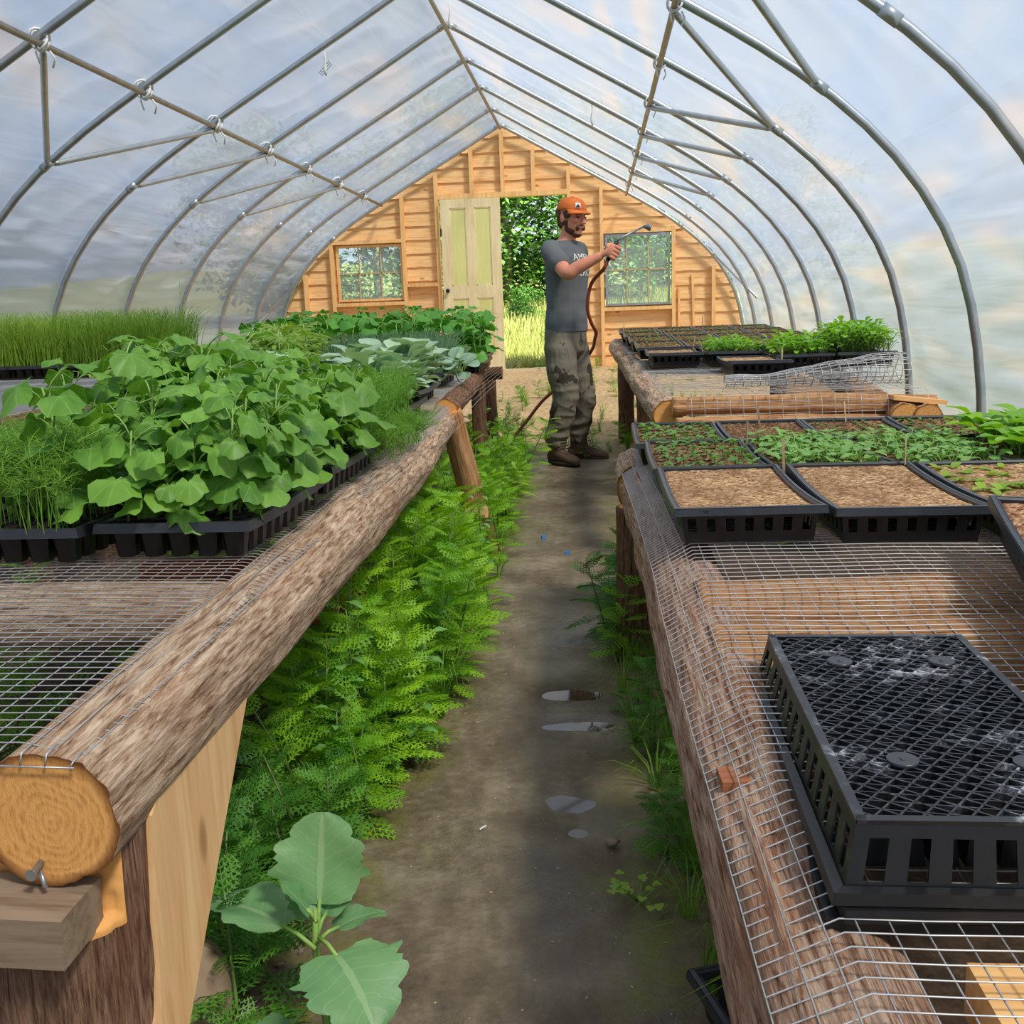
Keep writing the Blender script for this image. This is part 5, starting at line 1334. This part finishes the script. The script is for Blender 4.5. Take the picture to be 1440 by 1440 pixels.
SL, EL, WL = V((.0, .178, 1.375)), V((-.09, .215, 1.12)), V((-.06, .20, .88))
G0 = V((.448, -.200, 1.352)); hx = V((.42, .20, .88)).normalized(); ef = (WR - ER).normalized(); ef = (ef - hx * ef.dot(hx)).normalized(); es = hx.cross(ef)
HC = V((.062, -.004, 1.588)); HR = Matrix.Rotation(R(-17), 3, 'Z') @ Matrix.Rotation(R(9), 3, 'Y')
def hp(x, y, z): return HC + HR @ V((x, y, z))
def body():
    g = MB()
    loft(g, [((x, 0, z), (a, 0, 0), (0, b, 0)) for z, x, a, b in TOR])
    limb(g, [(.012, 0, 1.43), (.03, 0, 1.48), (.05, 0, 1.54)], [.060, .054, .052])
    limb(g, [SR + V((0, .03, 0)), SR, SR.lerp(ER, .5), ER, ER.lerp(WR, .35), WR], [.06, .056, .050, .042, .041, .028])
    limb(g, [SL - V((0, .03, 0)), SL, SL.lerp(EL, .5), EL, EL.lerp(WL, .35), WL], [.06, .056, .048, .042, .040, .027])
    for s, kx, an in ((-1, .03, V((-.045, -.085, .085))), (1, .03, V((-.02, .165, .085)))):
        limb(g, [(0, s * .085, .88), (.01, s * .09, .68), (kx, (s * .09 + an.y) / 2, .47), (.0 + an.x * .5, an.y, .32), an], [.09, .078, .055, .052, .04])
        ell(g, an + V((.03, 0, -.045)), (.07, .03, .022))
    # head
    ell(g, hp(-.012, 0, .028), (.096, .077, .098), HR); ell(g, hp(.030, 0, -.030), (.068, .060, .082), HR); ell(g, hp(.062, 0, -.088), (.030, .034, .024), HR)
    ell(g, hp(.080, 0, .034), (.024, .052, .014), HR)
    for s in (-1, 1):
        ell(g, hp(.068, s * .034, -.012), (.026, .026, .022), HR); ell(g, hp(-.008, s * .079, -.004), (.018, .008, .030), HR @ Matrix.Rotation(R(-10), 3, 'Y'))
    limb(g, [hp(.092, 0, .020), hp(.108, 0, -.004), hp(.118, 0, -.022)], [.009, .011, .013], 12, 4)
    for s in (-1, 1): ell(g, hp(.104, s * .012, -.025), (.011, .009, .008), HR, 12, 8)
    ell(g, hp(.092, 0, -.052), (.014, .026, .009), HR)
    # right hand round the grip
    pc = G0 - es * .020 - ef * .016
    rb = V((0, 0, 1))
    loft(g, [(WR - ef * .0, es * .024, hx * .026), (WR.lerp(pc, .5), es * .020, hx * .034), (pc, es * .017, hx * .043), (G0 - es * .028 + ef * .012, es * .013, hx * .042)])
    for k, (s, L) in enumerate(((.034, 1.0), (.011, 1.06), (-.012, 1.0), (-.034, .85))):
        P = []
        for ph, r in ((28, .037), (75, .040 * L ** .3), (125, .034), (175, .027), (215, .023)):
            a = R(ph * (L if ph > 60 else 1)); P.append(G0 + hx * (s - .004 * (ph / 100)) - es * math.cos(a) * r + ef * math.sin(a) * r)
        limb(g, P, [.0112, .0108, .0098, .0090, .0080], 12, 3)
    limb(g, [pc - ef * .02 + hx * .012 + es * .01, G0 - ef * .030 + hx * .030 + es * .016, G0 - ef * .004 + hx * .046 + es * .031, G0 + ef * .022 + hx * .050 + es * .027], [.017, .013, .011, .009], 12, 4)
    # left hand relaxed at the side
    d_ = V((.25, .0, -.97)).normalized(); sd_ = V((0, 1, 0)); fr = d_.cross(sd_)
    loft(g, [(WL, fr * .026, sd_ * .020), (WL + d_ * .04, fr * .038, sd_ * .018), (WL + d_ * .085, fr * .042, sd_ * .014)])
    for k, (s, L) in enumerate(((.032, .075), (.011, .083), (-.011, .078), (-.031, .062))):
        b_ = WL + d_ * .082 + fr * s; limb(g, [b_, b_ + d_ * L * .45, b_ + d_ * L * .8 - sd_ * .018, b_ + d_ * L - sd_ * .036], [.0105, .0098, .009, .0078], 10, 3)
    b_ = WL + d_ * .02 + fr * .03; limb(g, [b_, b_ + fr * .03 + d_ * .03, b_ + fr * .036 + d_ * .06 - sd_ * .01], [.015, .0115, .009], 10, 3)
    return g
bo = remesh(body(), 'body', M['skin'], .0042, PM, 2)
# shirt
g = MB(); loft(g, [((x, 0, z), (a + .014 + (.006 if z < 1.1 else 0), 0, 0), (0, b + .014 + (.004 if z < 1.1 else 0), 0)) for z, x, a, b in ([(.865, 0, .110, .160)] + TOR[1:7] + [(1.425, .010, .064, .100), (1.447, .014, .052, .066)])])
for S_, E_ in ((SR, ER), (SL, EL)): limb(g, [S_ + V((0, -math.copysign(.05, S_.y), .0)), S_ + V((0, 0, .004)), S_.lerp(E_, .35), S_.lerp(E_, .56)], [.066, .069, .066, .067])
sh = remesh(g, 'shirt', M['shirt'], .0055, PM, 4, lambda c: .0035 * N(c.x * 9, c.y * 9, c.z * 16) + .006 * max(0, N(c.x * 6 + c.z * 12, c.y * 7, c.z * 9)) * smooth(1.2, .9, c.z))
# trousers
g = MB(); loft(g, [((0, 0, .95), (.112, 0, 0), (0, .158, 0)), ((0, 0, .90), (.122, 0, 0), (0, .168, 0)), ((-.002, 0, .82), (.128, 0, 0), (0, .176, 0)), ((0, 0, .74), (.112, 0, 0), (0, .170, 0)), ((0, 0, .69), (.08, 0, 0), (0, .14, 0))])
for s, an in ((-1, V((-.045, -.085, .12))), (1, V((-.02, .165, .12)))):
    limb(g, [(0, s * .085, .84), (.012, s * .096, .66), (.036, (s * .1 + an.y) / 2, .47), (.0, an.y, .32), (an.x, an.y, .19), an + V((0, 0, .03))], [.098, .104, .084, .080, .074, .062])
def wr(c): return .011 * N(c.x * 5, c.y * 5, c.z * 11) + .007 * (1 - abs(N(c.x * 7 + 3, c.y * 7, c.z * 16)) * 2) * (smooth(.62, .4, c.z) + .35) 
tr = remesh(g, 'trousers', M['pants'], .0065, PM, 3, wr)
g = MB(); g.tube([(.118, -.03, .90), (.128, -.03, .80)], .003, 6); g.tube([(.118, -.015, .90), (.13, -.018, .78)], .003, 6); g.build('drawstring', M['shirt'], PM)
# boots
for s, an, yw in ((-1, V((-.045, -.085, 0)), -18), (1, V((-.02, .165, 0)), 12)):
    m = Matrix.Rotation(R(yw), 3, 'Z'); X = m @ V((1, 0, 0)); Y = m @ V((0, 1, 0)); Z = V((0, 0, 1)); g = MB()
    loft(g, [(an + Z * .20, X * .060, Y * .054), (an + Z * .15, X * .060, Y * .052), (an + Z * .09 + X * .005, X * .062, Y * .048), (an + Z * .03 + X * .01, X * .068, Y * .044)])
    loft(g, [(an - X * .075 + Z * .045, Y * .028, Z * .03), (an - X * .05 + Z * .05, Y * .042, Z * .048), (an + X * .03 + Z * .055, Y * .043, Z * .052), (an + X * .10 + Z * .042, Y * .046, Z * .038), (an + X * .16 + Z * .034, Y * .046, Z * .030), (an + X * .195 + Z * .028, Y * .034, Z * .024), (an + X * .21 + Z * .024, Y * .018, Z * .014)])
    b = remesh(g, 'boot', M['boot'], .006, PM, 2, lambda c: .0025 * N(c.x * 22, c.y * 22, c.z * 30))
    g = MB(); k = []
    loft(g, [(an + X * .065 + Z * .000, X * .148, Y * .050), (an + X * .065 + Z * .02, X * .150, Y * .052)], 28); g.build('boot_sole', M['sole'], b)
    g = MB()
    for q in range(5): c = an + X * (.066 + .012 * q) + Z * (.145 - .018 * q) ; g.tube([c - Y * .025, c + X * .006, c + Y * .025], .0028, 6)
    g.build('laces', M['dark'], b)
# hair, beard, cap, face
def shell(parts, nm, m, vx, dsp, it=1):
    g = MB()
    for c, r in parts: ell(g, hp(*c), r, HR)
    return remesh(g, nm, m, vx, PM, it, dsp)
shell([((-.034, 0, .010), (.078, .080, .078)), ((-.075, 0, -.040), (.034, .050, .036)), ((-.118, 0, .030), (.030, .030, .032)), ((.012, -.062, .020), (.040, .020, .028)), ((.012, .062, .020), (.040, .020, .028))], 'hair', M['hair'], .005, lambda c: .004 * N(c.x * 50, c.y * 50, c.z * 30))
g = MB()
for c, r in (((.022, 0, -.072), (.062, .060, .038)), ((.058, 0, -.096), (.033, .035, .024)), ((.012, -.052, -.030), (.022, .014, .044)), ((.012, .052, -.030), (.022, .014, .044)), ((.088, 0, -.044), (.016, .030, .007)), ((.086, -.026, -.058), (.014, .010, .018)), ((.086, .026, -.058), (.014, .010, .018))): ell(g, hp(*c), r, HR)
remesh(g, 'beard', M['hair'], .004, PM, 1, lambda c: .0022 * N(c.x * 90, c.y * 90, c.z * 60))
g = MB(); ell(g, hp(.093, 0, -.056), (.010, .018, .0055), HR); g.build('lips', M['lip'], PM)
for s in (-1, 1):
    g = MB(); ell(g, hp(.0865, s * .031, .009), (.0085, .012, .0055), HR, 14, 10); g.build('eye', M['eye'], PM)
    g = MB(); g.tube([hp(.086, s * .048, .026), hp(.097, s * .032, .031), hp(.100, s * .014, .028)], .0036, 8); g.build('eyebrow', M['hair'], PM)
g = MB(); n = 32
def dome(u, v):
    a = u * 2 * PI; e = v * PI / 2; sq_ = 1 + .03 * math.cos(6 * a) * v
    r = math.cos(e) ** .72
    return hp(-.010 + math.cos(a) * r * .105 * sq_, math.sin(a) * r * .088 * sq_, .044 + .082 * math.sin(e) ** .9 + .004 * N(math.cos(a) * 3, math.sin(a) * 3, v * 4))
g.grid(n, 10, dome); cp = g.build('cap', M['cap'], PM); solid(cp, .003)
g = MB()
def brim(u, v):
    a = lerp(-1.15, 1.15, u); r0 = (.100 * math.cos(a), .086 * math.sin(a)); ex = .052 * v * math.cos(a * 1.25) ** .6 if abs(a * 1.25) < PI / 2 else 0
    return hp(-.010 + r0[0] + ex, r0[1] * (1 + .04 * v), .050 - .016 * v - .012 * (u * 2 - 1) ** 2 * v)
g.grid(20, 6, brim); b = g.build('brim', M['cap'], cp); solid(b, .004)
g = MB(); ell(g, hp(-.010, 0, .128), (.008, .008, .004), HR, 10, 6); g.build('cap_button', M['cap'], cp)
g = MB()
def patch(u, v):
    a = lerp(-.62, -.22, u); e = lerp(.18, .62, v); r = math.cos(e) ** .72; return hp(-.010 + math.cos(a) * (r * .105 + .004), math.sin(a) * (r * .088 + .004), .046 + .082 * math.sin(e) ** .9)
g.grid(6, 6, patch); pb = g.build('cap_patch', M['white'], cp); solid(pb, .001)
g = MB()
def patch2(u, v):
    a = lerp(-.58, -.26, u); top = .28 + .26 * (1 - abs(2 * u - 1)); e = lerp(.24, top, v); r = math.cos(e) ** .72; return hp(-.010 + math.cos(a) * (r * .105 + .0052), math.sin(a) * (r * .088 + .0052), .046 + .082 * math.sin(e) ** .9)
g.grid(8, 4, patch2); g.build('patch_emblem', M['dark'], pb)
# lettering on the shirt
me = sh.data; bvh = BVHTree.FromPolygons([v.co for v in me.vertices], [tuple(p.vertices) for p in me.polygons])
for txt, zc, size in (('AMERI', 1.318, .078), ('MERCA', 1.222, .078)):
    tm = text_mesh(txt, size, 0)
    import bmesh
    bm = bmesh.new(); bm.from_mesh(tm); bmesh.ops.subdivide_edges(bm, edges=bm.edges[:], cuts=2); bmesh.ops.triangulate(bm, faces=bm.faces[:]); bm.to_mesh(tm); bm.free()
    for v in tm.vertices:
        y = v.co.x * .92; z = zc + v.co.y * .8; hit = bvh.ray_cast(V((.6, y, z)), V((-1, 0, 0)))
        v.co = (hit[0] + V((.0030, 0, 0))) if hit[0] else V((.1, y, z))
    tm.materials.append(M['white']); o = bpy.data.objects.new('shirt_lettering', tm); col.objects.link(o); o.parent = sh
# watering wand (held, so top level) -------------------------------------------------
mw = Matrix.Translation(PM.location) @ Matrix.Rotation(R(-28), 4, 'Z')
W_ = lambda p: mw @ V(p)
gt, gb = W_(G0 + hx * .062), W_(G0 - hx * .062)
WN = empty('watering_wand', gb); o0 = V(gb)
g = MB(); g.tube([gb - o0, W_(G0) - o0, gt - o0], [.0135, .015, .0145], 14); g.build('grip', M['dark'], WN)
nz_ = V((.30, 6.58, 1.535)); b1 = gt + V((.02, 0, .018))
g = MB(); g.tube([gt - o0, b1 - o0, b1.lerp(nz_, .5) - o0, nz_ - o0], .0065, 10); g.build('lance', M['wand'], WN)
hd = V((.88, -.05, -.30)).normalized()
g = MB(); g.tube([nz_ - V((.01, 0, .003)) - o0, nz_ + hd * .012 - o0, nz_ + hd * .03 - o0, nz_ + hd * .042 - o0], [.009, .015, .020, .020], 16); g.build('nozzle_head', M['wand'], WN)
g = MB(); g.tube([gt + V((-.004, -.02, -.01)) - o0, gt + V((.012, -.028, -.04)) - o0], .005, 8); g.build('trigger', M['dark'], WN)
tag(WN, 'grey watering wand with angled spray head held up in the man\'s hand', 'watering wand')
g = MB(); HP = [gb, gb + V((-.025, 0, -.05)), V((-.035, 6.62, 1.20)), V((-.062, 6.62, 1.06)), V((-.040, 6.66, .96)), V((-.012, 6.74, .90)), V((-.02, 6.86, .85)), V((-.05, 7.05, .76)), V((-.2, 7.16, .58)), V((-.38, 7.14, .44)), V((-.50, 7.08, .30)), V((-.60, 7.02, .19)), V((-.74, 6.9, .09)), V((-1.1, 6.6, .065)), V((-1.6, 6.3, .065))]
PP = []
for i in range(len(HP) - 1):
    p0, p1, p2, p3 = (HP[max(0, min(len(HP) - 1, j))] for j in (i - 1, i, i + 1, i + 2))
    for q in range(8):
        t_ = q / 8; PP.append(.5 * ((2 * p1) + (p2 - p0) * t_ + (2 * p0 - 5 * p1 + 4 * p2 - p3) * t_ * t_ + (3 * p1 - p0 - 3 * p2 + p3) * t_ ** 3))
PP.append(HP[-1]); g.tube(PP, .0115, 10); tag(g.build('garden_hose', M['hose']), 'red-brown hose hanging from the wand and trailing behind the man to the ground', 'hose')
g = MB(); o1 = nz_ + hd * .045
for i in range(240):
    d_ = (hd + V((rnd(-.1, .1), rnd(-.25, .25), rnd(-.22, .16)))).normalized(); s_ = rnd(.02, 1) ** .8 * .42; p = o1 + d_ * s_ + V((0, 0, -.35 * s_ * s_)); q = p + d_ * rnd(.006, .018) + V((0, 0, -.003)); g.tube([p, q], rnd(.0004, .0009), 3, False)
tag(g.build('water_spray', M['water']), 'fine water spray drifting right from the wand head', 'water', kind='stuff')
#PERSON_END
# ------------------------------------------------------------------ light, camera
w = bpy.data.worlds.new('sky'); scene.world = w; w.use_nodes = True; nt = w.node_tree; nt.nodes.clear(); t = NT(nt)
dirn = t.n('ShaderNodeTexCoord').outputs['Generated']; sp = t.n('ShaderNodeSeparateXYZ', ins={0: dirn})
fx = t.math('MULTIPLY_ADD', sp.outputs[0], .5, .5)
csky = t.ramp(fx, [(0, (.36, .58, .98)), (.5, (.55, .72, 1.0)), (1, (.80, .88, .98))])
hz = t.ramp(sp.outputs[2], [(0, (1, 1, 1)), (.5, (0, 0, 0))])
csky = t.mix(t.math('MULTIPLY', hz, .6), csky, (.86, .90, .95))
bg = t.n('ShaderNodeBackground', ins={0: csky, 1: .95}); t.n('ShaderNodeOutputWorld', ins={0: bg.outputs[0]})
sl = bpy.data.lights.new('sun', 'SUN'); sl.energy = 20.5; sl.angle = R(9); sl.color = (1.0, .93, .82)
so = bpy.data.objects.new('sun', sl); col.objects.link(so)
sd = V((.50, -.50, .95)).normalized(); so.rotation_euler = (-sd).to_track_quat('-Z', 'Y').to_euler(); so.location = sd * 20
cam = bpy.data.cameras.new('camera'); co = bpy.data.objects.new('camera', cam); col.objects.link(co); scene.camera = co
cam.sensor_fit = 'HORIZONTAL'; cam.sensor_width = 36; cam.lens = 36.0; cam.clip_start = .02; cam.clip_end = 300
p_, ps, ro = R(11.1), R(5.06), R(2.0)
F = V((-math.sin(ps) * math.cos(p_), math.cos(ps) * math.cos(p_), -math.sin(p_)))
R0 = V((math.cos(ps), math.sin(ps), 0)); U0 = V((-math.sin(ps) * math.sin(p_), math.cos(ps) * math.sin(p_), math.cos(p_)))
Rv = R0 * math.cos(ro) - U0 * math.sin(ro); Uv = R0 * math.sin(ro) + U0 * math.cos(ro)
co.matrix_world = Matrix(((Rv.x, Uv.x, -F.x, 0), (Rv.y, Uv.y, -F.y, 0), (Rv.z, Uv.z, -F.z, 1.05), (0, 0, 0, 1)))
vs = scene.view_settings; vs.view_transform = 'Standard'; vs.look = 'None'; vs.gamma = 1; vs.use_curve_mapping = False; vs.exposure = 0.68
scene.cycles.max_bounces = 8; scene.cycles.diffuse_bounces = 4; scene.cycles.transparent_max_bounces = 16; scene.cycles.transmission_bounces = 4; scene.cycles.glossy_bounces = 3
scene.cycles.use_denoising = True; scene.cycles.caustics_reflective = False; scene.cycles.caustics_refractive = False
scene.cycles.sample_clamp_indirect = 6; scene.cycles.use_adaptive_sampling = True; scene.cycles.adaptive_threshold = .02
